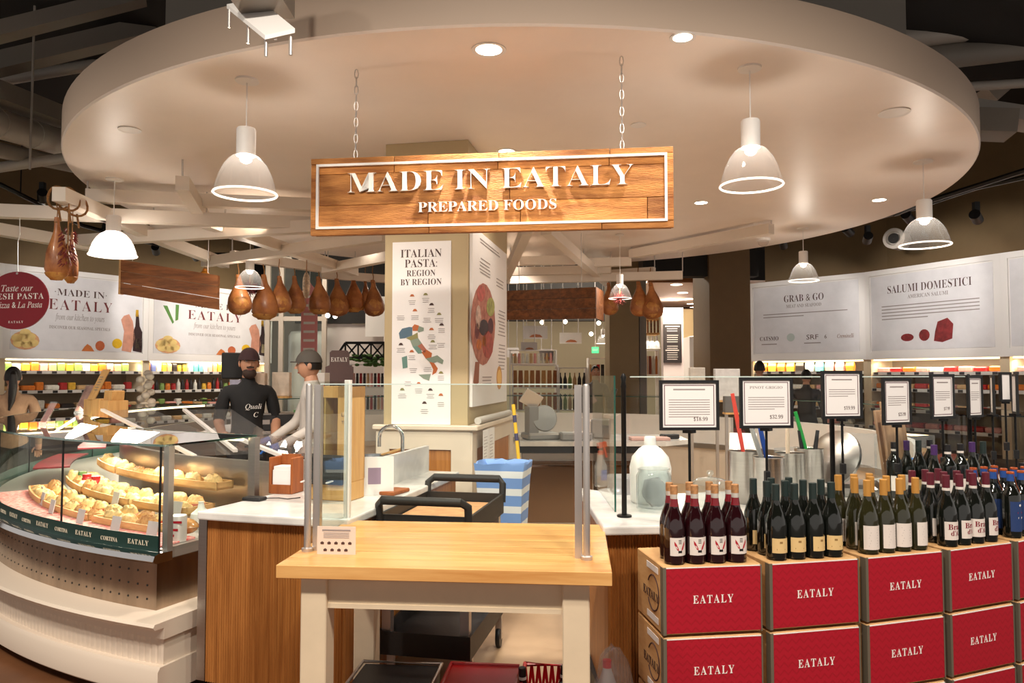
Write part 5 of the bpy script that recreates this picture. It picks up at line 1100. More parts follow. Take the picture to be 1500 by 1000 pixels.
def pr_made(r, W, za, zb):
    h = zb - za; cx = W * .5; put_text('·MADE IN·', h * .135, ink, r, (cx, -.031, za + h * .78), width=W * .36, thin=.01); put_text('EATALY', h * .21, M('maroon_ink', (110, 40, 42), .6), r, (cx, -.031, za + h * .61), width=W * .44, thin=.012, spacing=1.2)
    put_text('from our kitchen to yours', h * .12, inkgrey, r, (cx, -.031, za + h * .45), style='italic', width=W * .34); put_text('DISCOVER OUR SEASONAL SPECIALS', h * .06, inkgrey, r, (cx, -.031, za + h * .31), width=W * .42, thin=0)
    def C(x, z): return (x * W, za + z * h)
    def fl(pts, c, nm): flat(r, pts, M('print_%d_%d_%d' % c, c, .5, var=.12, scale=9), -.0305, nm, C, .002)
    fl(ellipse(.14, .12, .09, .12, 16), (226, 168, 120), 'bowl_print')
    for (x, z) in ((.10, .08), (.15, .07), (.19, .09), (.12, .16), (.17, .17), (.09, .15), (.14, .22)): flat(r, ellipse(x, z, .036, .05, 12), M('print_pasta', (240, 208, 132), .5, var=.1), -.0325, 'pasta_print', C, .001)
    fl([(.80, .02), (.87, .0), (.90, .2), (.88, .45), (.85, .55), (.81, .52), (.79, .46), (.815, .3)], (214, 152, 128), 'ham_print'); fl([(.885, .02), (.955, .0), (.955, .3), (.935, .38), (.925, .55), (.905, .55), (.90, .38), (.885, .3)], (52, 28, 30), 'bottle_print'); fl([(.90, .52), (.925, .52), (.922, .62), (.903, .62)], (206, 160, 40), 'capsule_print'); fl([(.905, .06), (.95, .05), (.95, .2), (.91, .21)], (224, 208, 160), 'label_print')
    fl(ellipse(.765, .12, .038, .07, 14), (238, 190, 30), 'flower_print'); fl(ellipse(.64, .08, .034, .07, 12), (206, 106, 62), 'mushroom_print'); fl([(.51, .0), (.60, .0), (.575, .07), (.55, .10), (.53, .06)], (216, 122, 60), 'shell_print')
    fl(ellipse(.90, .96, .05, .05, 12), (60, 36, 34), 'plate_print')
def pr_pea(r, W, za, zb):
    h = zb - za
    def C(x, z): return (x * W, za + z * h)
    for p in ([(.10, .72), (.13, .72), (.18, .48), (.17, .45)], [(.19, .75), (.215, .75), (.21, .52), (.19, .50)]): flat(r, p, M('pea_green', (84, 130, 60), .5), -.0325, 'pea_pod_print', C, .001)
def pr_text(title, sub, lines, logos):
    def f(r, W, za, zb):
        h = zb - za; cx = W * .5; put_text(title, h * .15, ink, r, (cx, -.031, za + h * .80), width=W * (.34 if len(title) < 12 else .62), thin=.01); put_text(sub, h * .07, inkgrey, r, (cx, -.031, za + h * .69), width=W * .3, thin=0)
        mb = MB()
        for j in range(lines): mb.box(W * .14, W * (.86 if j < lines - 1 else .5), -.0325, -.0305, za + h * .58 - j * .055, za + h * .58 - j * .055 + .016)
        mb.build('text_lines', inkgrey, r)
        if logos:
            put_text('CATSMO', h * .09, ink, r, (W * .19, -.031, za + h * .22), width=W * .17, thin=.006); put_text('SRF', h * .10, ink, r, (W * .57, -.031, za + h * .22), style='sans', width=W * .10); put_text('6', h * .08, ink, r, (W * .68, -.031, za + h * .22), style='sans'); put_text('Creminelli', h * .08, M('brown_ink', (130, 90, 70), .6), r, (W * .84, -.031, za + h * .22), style='italic', width=W * .13)
            def C(x, z): return (x * W, za + z * h)
            flat(r, ellipse(.385, .23, .035, .06, 16), M('seal_grey', (186, 196, 190), .5), -.0305, 'seal_logo', C, .002)
            mb = MB()
            for x in (.19, .57): mb.box(W * (x - .07), W * (x + .07), -.0325, -.0305, za + h * .13, za + h * .145)
            mb.build('logo_underline', inkgrey, r)
        else:
            def C(x, z): return (x * W, za + z * h)
            mt = M('salami_print', (150, 50, 52), .5, var=.3, scale=14)
            for e in (ellipse(.34, .16, .05, .05, 14), ellipse(.47, .18, .04, .075, 14), [(.54, .10), (.60, .08), (.67, .12), (.68, .30), (.64, .38), (.57, .34), (.55, .22)]): flat(r, e, mt, -.0305, 'salami_print', C, .002)
    return f
J = lambda c, w=.13: ('jar', c, w); CT = lambda c, w=.12: ('carton', c, w); BO = lambda c, w=.10: ('bottle', c, w); PO = lambda c, w=.19: ('pouch', c, w); ME = lambda c, w=.24: ('meat_pack', c, w); TU = lambda c, w=.14: ('tub', c, w)
yel, wht, org, grn_, red_, drk, blu, tan_, cyn, pnk = (226, 178, 60), (230, 226, 214), (224, 124, 40), (130, 160, 84), (176, 40, 40), (44, 36, 34), (96, 110, 170), (206, 168, 120), (110, 190, 196), (226, 160, 150)
sA = [(1.66, [TU(grn_), TU(wht), TU(yel), TU(org), TU(pnk), TU(tan_), TU(grn_), TU(yel)], 0), (1.33, [ME(tan_), ME(org), TU(org), ME(wht), TU(red_), TU(yel)], .05), (1.02, [ME(drk), ME(tan_), TU(wht), ME(org)], .1), (.72, [ME(yel), ME(pnk), ME(wht)], .15)]
sB = [(1.66, [CT(org), CT(blu), CT(wht), CT(yel), CT(tan_), CT(drk), J(yel), J(yel), CT(wht), CT(cyn), CT(cyn), CT(wht), CT(pnk), CT(tan_), CT(yel), CT(yel), CT(drk), CT(org), CT(org)], 0), (1.30, [BO(drk), BO(red_), BO(drk), J(grn_), J(org), J(red_), BO(wht), BO(drk), BO(red_), BO(drk), BO(wht), BO(drk), J(yel), J(org)], .05), (1.0, [ME(tan_), TU(grn_), ME(pnk), TU(wht), ME(org)], .1), (.72, [ME(tan_), ME(wht)], .15)]
sR1 = [(1.66, [PO(org), PO(yel), PO(org), PO(yel), PO(drk), PO(wht), PO(cyn), PO(pnk), PO(pnk)], 0), (1.33, [ME(wht), ME(tan_), ME(pnk)], .05), (1.02, [ME(red_), ME(tan_)], .1), (.72, [ME(pnk), ME(wht)], .15)]
sR2 = [(1.64, [ME(pnk), ME(red_), ME(org), ME(pnk), ME(wht), ME(red_)], 0), (1.36, [ME(org), ME(pnk), ME(tan_), ME(red_)], .05), (1.02, [ME(red_), ME(pnk), ME(wht)], .1), (.72, [ME(pnk), ME(red_)], .15)]
cooler(A0, A1, 'wall cooler at the extreme left edge, mostly out of view', sA[:1], [pr_made], short='leftmost cooler')
cooler(A1, A2, 'left wall cooler of tubs, behind the red oval sign', sA, [pr_made], short='cooler of tubs')
cooler(A2, A3, 'left wall cooler of cartons and sauces, next to the window', sB, [pr_made, pr_pea], short='carton cooler')
cooler(B0, B1, 'right wall cooler headed GRAB & GO, stocked with pouches', sR1, [pr_text('GRAB & GO', 'MEAT AND SEAFOOD', 2, True)], short='pouch cooler')
cooler(B1, B2, 'right wall cooler headed SALUMI DOMESTICI, stocked with meat packs', sR2, [pr_text('SALUMI DOMESTICI', 'AMERICAN SALUMI', 5, False)], short='SALUMI cooler')
cooler(B2, B3, 'wall cooler at the right edge, partly out of view', sR2[:2], [lambda r, W, za, zb: None], short='rightmost cooler')
# end pilaster in beige between left coolers and window
# ---------------------------------------------------------------- signs hung at the left
p = at(25, 440, 6.9); r = E('oval_sign', p, -.15, 'red oval hanging sign reading Taste our FRESH PASTA', 'sign')
mb = MB(); mb.vprism([(.325 * math.cos(a * math.pi / 24), .267 * math.sin(a * math.pi / 24)) for a in range(48)], -.008, .008); mb.build('sign_board', maroon, r)
put_text('Taste our', .085, white_text, r, (0, -.009, .11), style='italic'); put_text('FRESH PASTA', .078, white_text, r, (-.02, -.009, .035), thin=.006, spacing=1.1, width=.60); put_text('La Pizza & La Pasta', .08, white_text, r, (-.02, -.009, -.045), style='italic', width=.58); put_text('EATALY', .03, white_text, r, (0, -.009, -.20), spacing=1.5, thin=.004)
mb = MB(); mb.ell((0, -.01, .25), .012, .004, .012, 8, 5); mb.build('eyelet', alu, r); mb = MB(); mb.tube([(0, 0, .25), (-.01, 0, .55), (.01, 0, .6), (0, 0, .80)], .004, 5); mb.build('chain', alu, r)
a = at(176, 430, 8.0); b = at(318, 453, 8.0); r = E('wooden_board_sign', a, 0, 'brown plank sign hanging at the left, seen from behind', 'sign'); d = b - a; up = Vector((0, 0, .372)); hh = d.normalized()
for j in range(3):
    mb = MB(); p0 = up * (j / 3) ; mb.add([p0, p0 + d, p0 + d + up / 3 * .95, p0 + up / 3 * .95] + [q + Vector((0, .06, 0)) for q in (p0, p0 + d, p0 + d + up / 3 * .95, p0 + up / 3 * .95)], [(0, 1, 2, 3), (7, 6, 5, 4), (0, 4, 5, 1), (1, 5, 6, 2), (2, 6, 7, 3), (3, 7, 4, 0)]); mb.build('plank', brownwood, r)
mb = MB(); mb.box(-.018, 0, -.005, .07, -.005, .375); mb.build('end_cap', ply, r)
for t in (.12, .9): q = d * t + up; mb = MB(); mb.tube([q, q + Vector((0, 0, .5))], .004, 5); mb.build('chain', alu, r)
a = at(742, 468, 10.2); b = at(873, 466, 9.4); r = E('wooden_board_sign', a, 0, 'brown plank sign hanging right of the pier, seen from behind', 'sign'); d = b - a; up = Vector((0, 0, .40))
for j, js in enumerate(((0, .27, .75, 1), (0, .25, 1), (0, .62, 1))):
    for s0, s1 in zip(js[:-1], js[1:]):
        mb = MB(); p0 = up * (j / 3) + d * s0; e = d * (s1 - s0) * .997; u3 = up / 3 * .95; mb.add([p0, p0 + e, p0 + e + u3, p0 + u3] + [q + Vector((0, .06, 0)) for q in (p0, p0 + e, p0 + e + u3, p0 + u3)], [(0, 1, 2, 3), (7, 6, 5, 4), (0, 4, 5, 1), (1, 5, 6, 2), (2, 6, 7, 3), (3, 7, 4, 0)]); mb.build('plank', brownwood, r)
mb = MB(); q = d + Vector((.004, 0, 0)); mb.add([q, q + Vector((.16, .55, 0)), q + Vector((.16, .55, .4)), q + up], [(0, 1, 2, 3)]); mb.build('return_board', brownwood, r)
for t in (.15, .85): q = d * t + up; mb = MB(); mb.tube([q, q + Vector((0, 0, 3.398 - a.z - .4 - d.z * t))], .005, 5); mb.build('chain', alu, r)
# ---------------------------------------------------------------- hanging hams
ham_skin = M('ham_skin', (190, 122, 66), .45, col2=(126, 68, 30), scale=5, bump=.25, bscale=16, rand=.15, coat=.2)
ham_cut = M('ham_cut_fat', (206, 152, 78), .45, col2=(160, 92, 40), scale=8, bump=.3, bscale=20)
def ham_parts(cut):
    mb = MB(); prof = [(.0, .03), (.03, .036), (.07, .037), (.12, .046), (.19, .078), (.27, .118), (.35, .15), (.43, .168), (.50, .165), (.555, .135), (.59, .08), (.605, .003)]; n = 18; vs = []; fs = []
    for (s, r) in prof:
        bx = .03 * math.sin(s * 4) 
        for i in range(n):
            a = 2 * math.pi * i / n; q = 1 + rnd.uniform(-.045, .045); vs.append((bx + r * 1.05 * q * math.cos(a), r * .72 * q * math.sin(a) * (1.1 if math.sin(a) < 0 else .9), -s))
    for j in range(len(prof) - 1):
        for i in range(n): fs.append((j * n + i, (j + 1) * n + i, (j + 1) * n + (i + 1) % n, j * n + (i + 1) % n))
    fs.append(tuple(range(n))); mb.add(vs, fs); P = [('ham_body', mb.mesh('ham_body', ham_skin, True))]
    mb = MB()
    if cut: mb.ell((.03, -.075, -.44), .125, .06, .14, 16, 8, jit=.03)
    else: mb.lathe([(.09, -.588), (.14, -.56), (.158, -.535), (.150, -.53), (.08, -.600)], 18, mtx=Matrix.Translation((.02, 0, 0)) @ Matrix.Diagonal((1.05, .76, 1, 1)), cap=False)
    P.append(('cut_face' if cut else 'fat_rim', mb.mesh('cut_face', ham_cut, True)))
    mb = MB(); mb.tube([(0, 0, -.06), (.012, 0, .05), (-.008, 0, .14), (0, 0, .24)], .008, 6); mb.tube([(-.03 * math.cos(t), -.03 * math.sin(t), -.05) for t in [k * math.pi / 6 for k in range(13)]], .007, 5); P.append(('rope', mb.mesh('rope', rope, True)))
    return P
HP = {0: ham_parts(0), 1: ham_parts(1)}
def vbeam(u): return (374 + (u - 340) / 7, 3.12) if u < 478 else (402 + (u - 470) / 15, 3.12) if u < 600 else (403 - (u - 868) / 15, 3.16)
def ham(u, vtop, vbot, Y, rz, cut, label, slim=1):
    zb = 3.1
    if u > 300: vb, zb = vbeam(u); Y = atz(u, vb, zb).y - (.10 if cut else 0)
    c = at(u, vtop, Y); s = (vbot - vtop) * Y / F / .605; r = E('hanging_ham', c, rz, label, 'ham', 'hanging cured hams')
    for n, me in HP[cut]: o = link(n, me, r); 
    r.scale = (s * slim, s * slim, s)
    mb = MB(); mb.tube([(0, 0, .2), (0, 0, max(.25, (zb + .03 - c.z) / s))], .008, 6); mb.build('rope', rope, r)
for i, (u, a, b, Y, rz, cut) in enumerate(((349, 402, 462, 9.2, .4, 1), (386, 402, 469, 9.0, 0, 0), (409, 404, 459, 9.3, .3, 1), (431, 404, 460, 9.4, -.2, 0), (466, 405, 461, 9.2, 0, 0), (493, 408, 464, 9.4, .2, 1), (517, 404, 458, 9.6, -.4, 0), (546, 410, 464, 9.4, .3, 1), (535, 410, 455, 9.9, 1.5, 0))):
    ham(u, a, b, Y, rz, cut, '%s cured ham from the left in the row left of the pier' % nth(i))
for i, (u, a, b, Y, rz, cut) in enumerate(((891, 414, 462, 9.8, .5, 1), (935, 412, 464, 9.9, 0, 1), (953, 414, 468, 9.6, -.2, 1))): ham(u, a, b, Y, rz, cut, '%s cured ham from the left in the group right of the pier' % nth(i))
ham(83, 318, 412, 6.33, .3, 0, 'large cured ham hanging at far left beside the chilli string', .62); ham(106, 340, 416, 6.6, 2.4, 0, 'cured ham half hidden behind the chilli string at far left', .6)
p = at(100, 336, 6.3); r = E('chilli_string', p, 0, 'bunch of dried red chillies hanging with the far left hams', 'chillies'); mb = MB()
for i in range(90): a = rnd.uniform(0, 6.28); z = -rnd.uniform(0, .30); q = Vector((.045 * math.cos(a), .045 * math.sin(a), z)); mb.tube([q, q + Vector((.03 * math.cos(a), .03 * math.sin(a), -.03))], [.008, .002], 5)
stuff(mb.build('chilli_pods', M('chilli', (140, 50, 44), .5, var=.3, scale=20), r, True)); mb = MB(); mb.tube([(0, 0, -.28), (0, 0, .22)], .006, 6); mb.build('rope', rope, r)
p = at(366, 414, atz(366, 377.7, 3.12).y); r = E('chilli_bunch', p, 0, 'round dark red chilli bunch under the small pendant lamp', 'chillies'); mb = MB()
for i in range(110): d = Vector((rnd.gauss(0, 1), rnd.gauss(0, 1), rnd.gauss(0, 1))).normalized(); mb.tube([Vector((0, 0, -.07)) + d * .03, Vector((0, 0, -.07)) + d * .12], [.009, .002], 5)
stuff(mb.build('chilli_pods', M('chilli_dark', (96, 26, 30), .5), r, True)); mb = MB(); mb.tube([(0, 0, -.02), (0, 0, 3.1 - p.z)], .005, 6); mb.build('rope', rope, r)
p = at(908, 432, 9.7); r = E('chilli_bunch', p, 0, 'small red chilli bunch between the right hams', 'chillies'); mb = MB()
for i in range(60): d = Vector((rnd.gauss(0, 1), rnd.gauss(0, 1), rnd.gauss(0, 1))).normalized(); mb.tube([Vector((0, 0, -.05)) + d * .02, Vector((0, 0, -.05)) + d * .1], [.009, .002], 5)
stuff(mb.build('chilli_pods', M('chilli'), r, True)); mb = MB(); mb.tube([(0, 0, 0), (0, 0, .25)], .005, 6); mb.build('rope', rope, r)
p = at(449, 398, 9.4); r = E('netted_salami', p, 0, 'pale netted salami hanging between the hams', 'salami'); mb = MB(); mb.ell((0, 0, -.17), .05, .05, .17, 12, 9); mb.build('salami', M('salami_pale', (190, 160, 130), .7, var=.4, scale=40), r, True); mb = MB(); mb.tube([(0, 0, -.02), (0, 0, .15)], .006, 6); mb.build('rope', rope, r)
p = at(298, 388, 8.4); r = E('cheese_gourd', at(300, 394, 9.74), 0, 'small orange gourd cheese hanging above the left plank sign', 'cheese'); mb = MB(); mb.lathe([(.001, -.13), (.05, -.115), (.062, -.08), (.05, -.045), (.025, -.02), (.03, 0), (.01, .015)], 16); mb.build('cheese', M('gourd_orange', (214, 136, 40), .4), r, True); mb = MB(); mb.tube([(0, 0, .01), (0, 0, .30)], .006, 6); mb.build('rope', rope, r)
for i, (u, v, Y) in enumerate(((86, 290, 6.4), (101, 292, 6.4), (113, 300, 6.5))):
    c = at(u, v, Y); mb = MB(); mb.tube([(.085 * math.cos(t), .02 * math.sin(2 * t), .10 * math.sin(t)) for t in [k * math.pi / 8 for k in range(17)]], .010, 6, False); mb.tube([(0, 0, -.08), (.02, 0, -.2)], .009, 6); o = mb.build('rope_loop', rope, None, True, loc=c, rz=.9); tag(o, '%s twine loop tied round the far left lattice beam' % nth(i), 'rope', 'twine loops')
# ---------------------------------------------------------------- shop beyond the kiosk
wc = M('far_cream_wall', (226, 214, 180), .6); wg = M('far_grey_wall', (150, 142, 134), .6)
mb = MB(); mb.box(-9, 12, 24, 24.2, 0, 3.5); struct(mb.build('wall_back', wc)); mb = MB(); mb.box(-9, 12, 23.9, 24.2, 3.5, 5.6); struct(mb.build('wall_back_upper', dark))
w1 = struct(E('window_1', at(396, 640, 16.5), 0, 'grey framed shop window left of the pier', 'window')); del w1['category']
X0 = at(396, 500, 16.5).x; X1 = at(479, 500, 16.5).x; X2 = at(412, 500, 16.5).x
mb = MB()
for x in (X0 - .06, X2, X1 - .06): mb.box(x - .05, x + .05, 16.45, 16.55, 0, 4.2)
mb.box(X0, X1, 16.46, 16.54, 2.78, 2.88); mb.box(X0, X1, 16.46, 16.54, 4.1, 4.2); mb.build('window_frame', M('grey_frame', (172, 160, 146), .5), w1, world=True)
for a, b in ((X0, X2 - .05), (X2 + .05, X1 - .1)):
    mb = MB(); mb.box(a, b, 16.49, 16.50, .1, 2.78); mb.build('pane', glass, w1, world=True); mb = MB(); mb.box(a, b, 16.49, 16.50, 2.88, 4.1); mb.build('pane', glass, w1, world=True)
mb = MB(); mb.box(X0 - .8, X1 + .1, 18.5, 18.6, 0, 4.4); struct(mb.build('wall_window_back', wg))
mb = MB(); mb.lathe([(.55, 0), (.55, 2.5), (.5, 2.6)], 24); o = mb.build('steel_tank', M('pale_tank', (196, 192, 188), .4), None, True, loc=((X2 + X1) / 2 - .1, 17.6, 0)); tag(o, 'pale cylindrical tank behind the grey shop window', 'tank')
mb = MB(); mb.vprism([(0, -.75), (.13, -.6), (.13, .6), (0, .75), (-.13, .6), (-.13, -.6)], -.01, .01); o = mb.build('pink_banner', M('banner_pink', (226, 150, 150), .6), None, loc=at(453, 482, 12)); tag(o, 'narrow pink hanging banner below the hams', 'banner'); zz = 3.398 - o.location.z; mb = MB(); mb.tube([(0, 0, .74), (0, 0, zz)], .004, 5); mb.build('string', alu, o)
mb = MB()
for j in range(7): mb.box(-.09, .09, -.012, -.0102, .5 - j * .14, .54 - j * .14)
stuff(mb.build('white_stripes', white, o))
# dark far area: EATALY placard, truss, shelves
p = at(497, 562, 8.9); r = E('brown_placard', p, 0, 'dark brown stepped placard reading EATALY', 'sign'); mb = MB(); mb.vprism([(-.165, 0), (.165, 0), (.165, .20), (.115, .22), (.115, .37), (.09, .395), (-.09, .395), (-.115, .37), (-.115, .22), (-.165, .20)], -.012, .012); mb.build('placard', M('placard_brown', (96, 72, 70), .5), r); put_text('EATALY', .075, white_text, r, (0, -.013, .285), thin=.004, width=.20); mb = MB(); mb.box(-.02, .02, 0, .03, -1.3, 0); mb.build('stand', blk, r)
p = at(467, 575, 7.6); r = E('orange_carton', p, -.2, 'orange and white carton standing by the capped clerk', 'carton'); mb = MB(); mb.cbox(-.09, .09, -.06, .06, 0, .20, .003); mb.build('box', white, r); mb = MB(); mb.box(-.09, -.02, -.0615, -.0605, .09, .20); mb.box(.02, .09, -.0615, -.0605, .0, .09); mb.build('orange_print', M('carton_orange', (232, 96, 40), .5), r); mb = MB(); mb.box(-.02, .02, -.02, .02, -p.z + .013, 0); mb.build('stand', alu, r)
tr = E('black_truss', at(505, 520, 15), 0, 'black metal truss with hanging plants in the far shop', 'truss'); a = at(506, 502, 15); b = at(600, 502, 15); h = Vector((0, 0, -.30)); mb = MB(); mb.bar(a, b, .05, .05); mb.bar(a + h, b + h, .05, .05); n = 5
for i in range(n): p0 = a.lerp(b, i / n); p1 = a.lerp(b, (i + 1) / n); mb.bar(p0, p1 + h, .03, .03); mb.bar(p0 + h, p1, .03, .03); mb.bar(p0, p0 + h, .03, .03)
mb.bar(a, a + Vector((-.3, 0, -.45)), .04, .04); mb.build('truss_frame', blkm, tr, world=True)
for i, t in enumerate((.25, .45, .62, .8)):
    q = a.lerp(b, t) + h; mb = MB()
    for k in range(26): d = Vector((rnd.uniform(-.2, .2), rnd.uniform(-.1, .1), rnd.uniform(-.16, .06))); mb.ell(q + d, .05, .02, .03, 6, 4)
    o = mb.build('hanging_plant', M('leaf_green', (84, 130, 56), .6, var=.3), None); 
    for v in o.data.vertices: v.co -= q
    o.location = q; tag(o, '%s green plant from the left hanging on the black truss' % nth(i), 'plant', 'truss plants')
def shelf_unit(u0, u1, v0, v1, Y, rows, cols_, palette, label, kind, frame=white, back=None, short='shelf'):
    a = at(u0, v1, Y); b = at(u1, v0, Y); W_ = b.x - a.x; Hh = b.z - a.z; r = E('shelf_unit', (a.x, Y, a.z), 0, label, 'shelf'); mb = MB(); mb.box(0, .03, 0, .35, -a.z, Hh); mb.box(W_ - .03, W_, 0, .35, -a.z, Hh)
    mb.build('upright', frame, r)
    if back: mb = MB(); mb.box(0.03, W_ - .03, .33, .35, 0, Hh); mb.build('back_panel', back, r)
    for j in range(rows + 1): mb = MB(); z = Hh * j / rows; mb.box(.03, W_ - .03, 0, .33, z - .02, z); mb.build('shelf', frame, r)
    sx = W_ / cols_; sz = Hh / rows
    for j in range(rows):
        for i in range(cols_):
            c = palette[(i + j * 3) % len(palette)]; o = link(NAMES[kind], pmesh(kind, c), None, (a.x + sx * (i + .5), Y + .12, a.z + sz * j), rnd.uniform(-.2, .2)); base = {'jar': .131, 'bottle': .22, 'pouch': .2, 'carton': .19}[kind]; k = min(sz * .75 / base, 2.2); wk = min(sx * .78 / {'jar': .09, 'bottle': .072, 'pouch': .16, 'carton': .09}[kind], k * 1.2); o.scale = (wk, wk, k)
            tag(o, '%s %s, %s from left, %s tier, %s' % (cname(c), NAMES[kind].replace('_', ' '), nth(i), ('lower', 'upper')[j], short), NAMES[kind].split('_')[1], 'products in the far shop')
mb = MB(); mb.box(at(479, 0, 17).x, at(566, 0, 17).x, 17, 17.1, 0, 2.75); struct(mb.build('wall_far_pale', M('far_pale', (206, 196, 190), .6))); mb = MB(); mb.box(at(440, 0, 17).x, at(580, 0, 17).x, 16.9, 17.0, 2.76, 5.6); struct(mb.build('wall_far_dark', dark))
mb = MB(); mb.box(at(540, 0, 16.8).x, at(575, 0, 16.8).x, 16.75, 16.8, 2.45, 3.35); o = mb.build('white_wall_board', white, None); tag(o, 'white board on the far wall above the truss', 'board')
shelf_unit(508, 572, 533, 600, 15.8, 2, 12, [drk, red_, drk, tan_, pnk], 'dark stocked shelf far behind, left of the pier', 'jar', M('shelf_grey', (190, 184, 180), .5), short='dark shelf left of the pier')
shelf_unit(482, 524, 562, 584, 8.95, 1, 6, [(120, 72, 50), (104, 60, 44)], 'little shelf of brown jars under the EATALY placard', 'jar', M('placard_brown'), short='shelf under the EATALY placard')
shelf_unit(750, 818, 534, 600, 15.2, 2, 8, [(196, 132, 70), (170, 104, 56), (214, 160, 90)], 'white shelf of pasta bags right of the pier', 'pouch', short='far pasta shelf')
shelf_unit(818, 860, 538, 600, 15.0, 2, 6, [drk, grn_, tan_, drk], 'bottle shelf beside the pasta shelf', 'bottle', short='far bottle shelf')
shelf_unit(862, 893, 524, 600, 15.1, 2, 5, [wht, red_, drk, tan_], 'white stocked shelf left of the slim pier', 'carton', short='shelf by the slim pier')
shelf_unit(746, 816, 512, 532, 15.7, 1, 12, [wht, tan_, pnk, wht], 'narrow top shelf of jars over the pasta shelf', 'jar', short='narrow shelf over the pasta')
for i, (u0, v0, u1, v1, Y, lab) in enumerate(((766, 477, 802, 496, 15.5, 'upper left'), (763, 501, 787, 513, 15, 'lower left'), (820, 487, 852, 503, 16, 'right'), (742, 509, 760, 523, 17, 'far left low'), (790, 511, 811, 528, 16, 'grey central'))):
    a = at(u0, v1, Y); b = at(u1, v0, Y); mb = MB(); mb.box(0, b.x - a.x, 0, .05, 0, b.z - a.z); o = mb.build('shop_poster', paper if i != 4 else M('panel_grey', (176, 168, 166), .5), None, loc=a); tag(o, '%s white hanging panel with food picture in the far shop' % lab if i != 4 else 'grey hanging panel in the far shop centre', 'panel', 'far shop panels')
    mb = MB(); w_ = b.x - a.x; h_ = b.z - a.z; mb.vprism([(w_ * .25, h_ * .12), (w_ * .8, h_ * .12), (w_ * .7, h_ * .3), (w_ * .5, h_ * .36), (w_ * .35, h_ * .28)], -.006, 0); mb.build('food_print', M('far_food', (196, 122, 84), .6), o)
    for t in (.15, .85): mb = MB(); mb.tube([(w_ * t, .02, h_), (w_ * t, .02, 5.59 - a.z)], .01, 5); mb.build('wire', alu, o)
a = at(867, 517, 17); b = at(877, 508, 17); mb = MB(); mb.box(0, b.x - a.x, 0, .04, 0, b.z - a.z); o = mb.build('exit_sign', M('exit_green', (60, 200, 110), .4, emit=1.2), None, loc=a); tag(o, 'small green EXIT sign in the far shop', 'exit sign'); mb = MB(); mb.tube([(.08, .02, b.z - a.z), (.08, .02, 5.59 - a.z)], .01, 5); mb.build('rod', alu, o); put_text('EXIT', .07, white, o, ((b.x - a.x) / 2, -.003, (b.z - a.z) / 2), style='sans', width=.12)
thing_box('black_bulkhead', [at(742, 0, 18)[:2], at(936, 0, 18)[:2], at(936, 0, 18.3)[:2], at(742, 0, 18.3)[:2]], 2.9, 5.58, dark, 'black hanging bulkhead in the far shop', 'bulkhead')
for i, (u, v, Y) in enumerate(((828, 471, 17.5), (877, 473, 17.5), (866, 489, 17.8), (794, 472, 17.5), (480, 462, 16), (491, 463, 16))):
    mb = MB(); mb.ell((0, 0, 0), .05, .05, .05, 8, 6); o = mb.build('ceiling_spot', bulb, None, loc=at(u, v, Y)); tag(o, '%s tiny bright ceiling spot from the left in the far shop' % nth((4, 5, 1, 3, 0, 2)[i] if False else i), 'spotlight', 'far ceiling spots')
# slim beige pier, portal, wide pier
def pier_box(name, u0, u1, Y, dep, m, z1=5.6): mb = MB(); a = at(u0, 500, Y).x; b = at(u1, 500, Y).x; mb.box(a, b, Y, Y + dep, 0, z1); return struct(mb.build(name, m))
taupe = M('taupe_pier', (158, 134, 98), .6, var=.03)
pier_box('wall_pier_slim', 893, 936, 14, .7, taupe); pier_box('trim_1', 937, 947, 14.1, .5, wg); pier_box('wall_pier_wide', 1040, 1100, 13.2, 1.2, M('brown_pier', (124, 96, 62), .6, var=.03))
mb = MB(); a = at(940, 0, 13.5).x; b = at(1100, 0, 13.5).x; mb.box(a, b, 13.3, 13.6, 3.35, 5.6); struct(mb.build('wall_bulkhead_dark', dark))
pt = E('wood_portal', at(945, 545, 15.5), 0, 'brown wooden portal frame around a lit white ceiling', 'portal'); xl = at(946, 0, 15.5).x; xr = at(1042, 0, 15.5).x; zt = at(0, 406, 15.5).z; za = at(0, 413, 15.5).z
mb = MB(); mb.box(xl, xr, 15.5, 15.6, za, zt + .1); mb.build('head_board', brownwood, pt, world=True); mb = MB(); x = at(1023, 0, 15.5).x; mb.box(x, xr, 15.5, 15.6, at(0, 459, 15.5).z, za); mb.build('side_board', brownwood, pt, world=True); mb = MB(); zl = at(0, 459, 21).z; mb.box(at(955, 0, 21).x, at(1042, 0, 21).x, 21, 21.1, zl, at(0, 451, 21).z); mb.build('far_board', brownwood, pt, world=True)
mb = MB(); mb.box(xl, xr + 1.5, 15.6, 21.2, za, za + .05); struct(mb.build('ceiling_back_room', M('pinkish_white', (238, 222, 214), .6)))
for i, (u, v) in enumerate(((991, 417), (1000, 429), (1008, 438), (1013, 445), (1017, 450))):
    c = atz(u, v, za - .004); mb = MB(); mb.lathe([(.001, 0), (.12, 0)], 16, cap=False); o = mb.build('recessed_light', lit, None, loc=c); tag(o, '%s recessed light from the front in the back room ceiling' % nth(i), 'light', 'back room ceiling lights')
lamp('back_room_light', 'AREA', (at(990, 0, 18.5).x, 18.5, za - .1), 90, (1, .86, .68), (at(990, 0, 18.5).x, 18.5, 0), 1.6)
mb = MB(); x0 = at(996, 0, 20.5).x; x1 = at(1045, 0, 20.5).x; mb.box(x0, x1, 20.5, 20.6, 0, 3.4); struct(mb.build('wall_back_room', M('room_cream', (232, 206, 156), .6)))
mb = MB(); x0 = at(967, 0, 19).x; x1 = at(996, 0, 19).x; mb.box(x0, x1, 19, 19.3, 0, 3.3); w_ = struct(mb.build('wall_tiled', M('tile_white', (226, 214, 212), .3)))
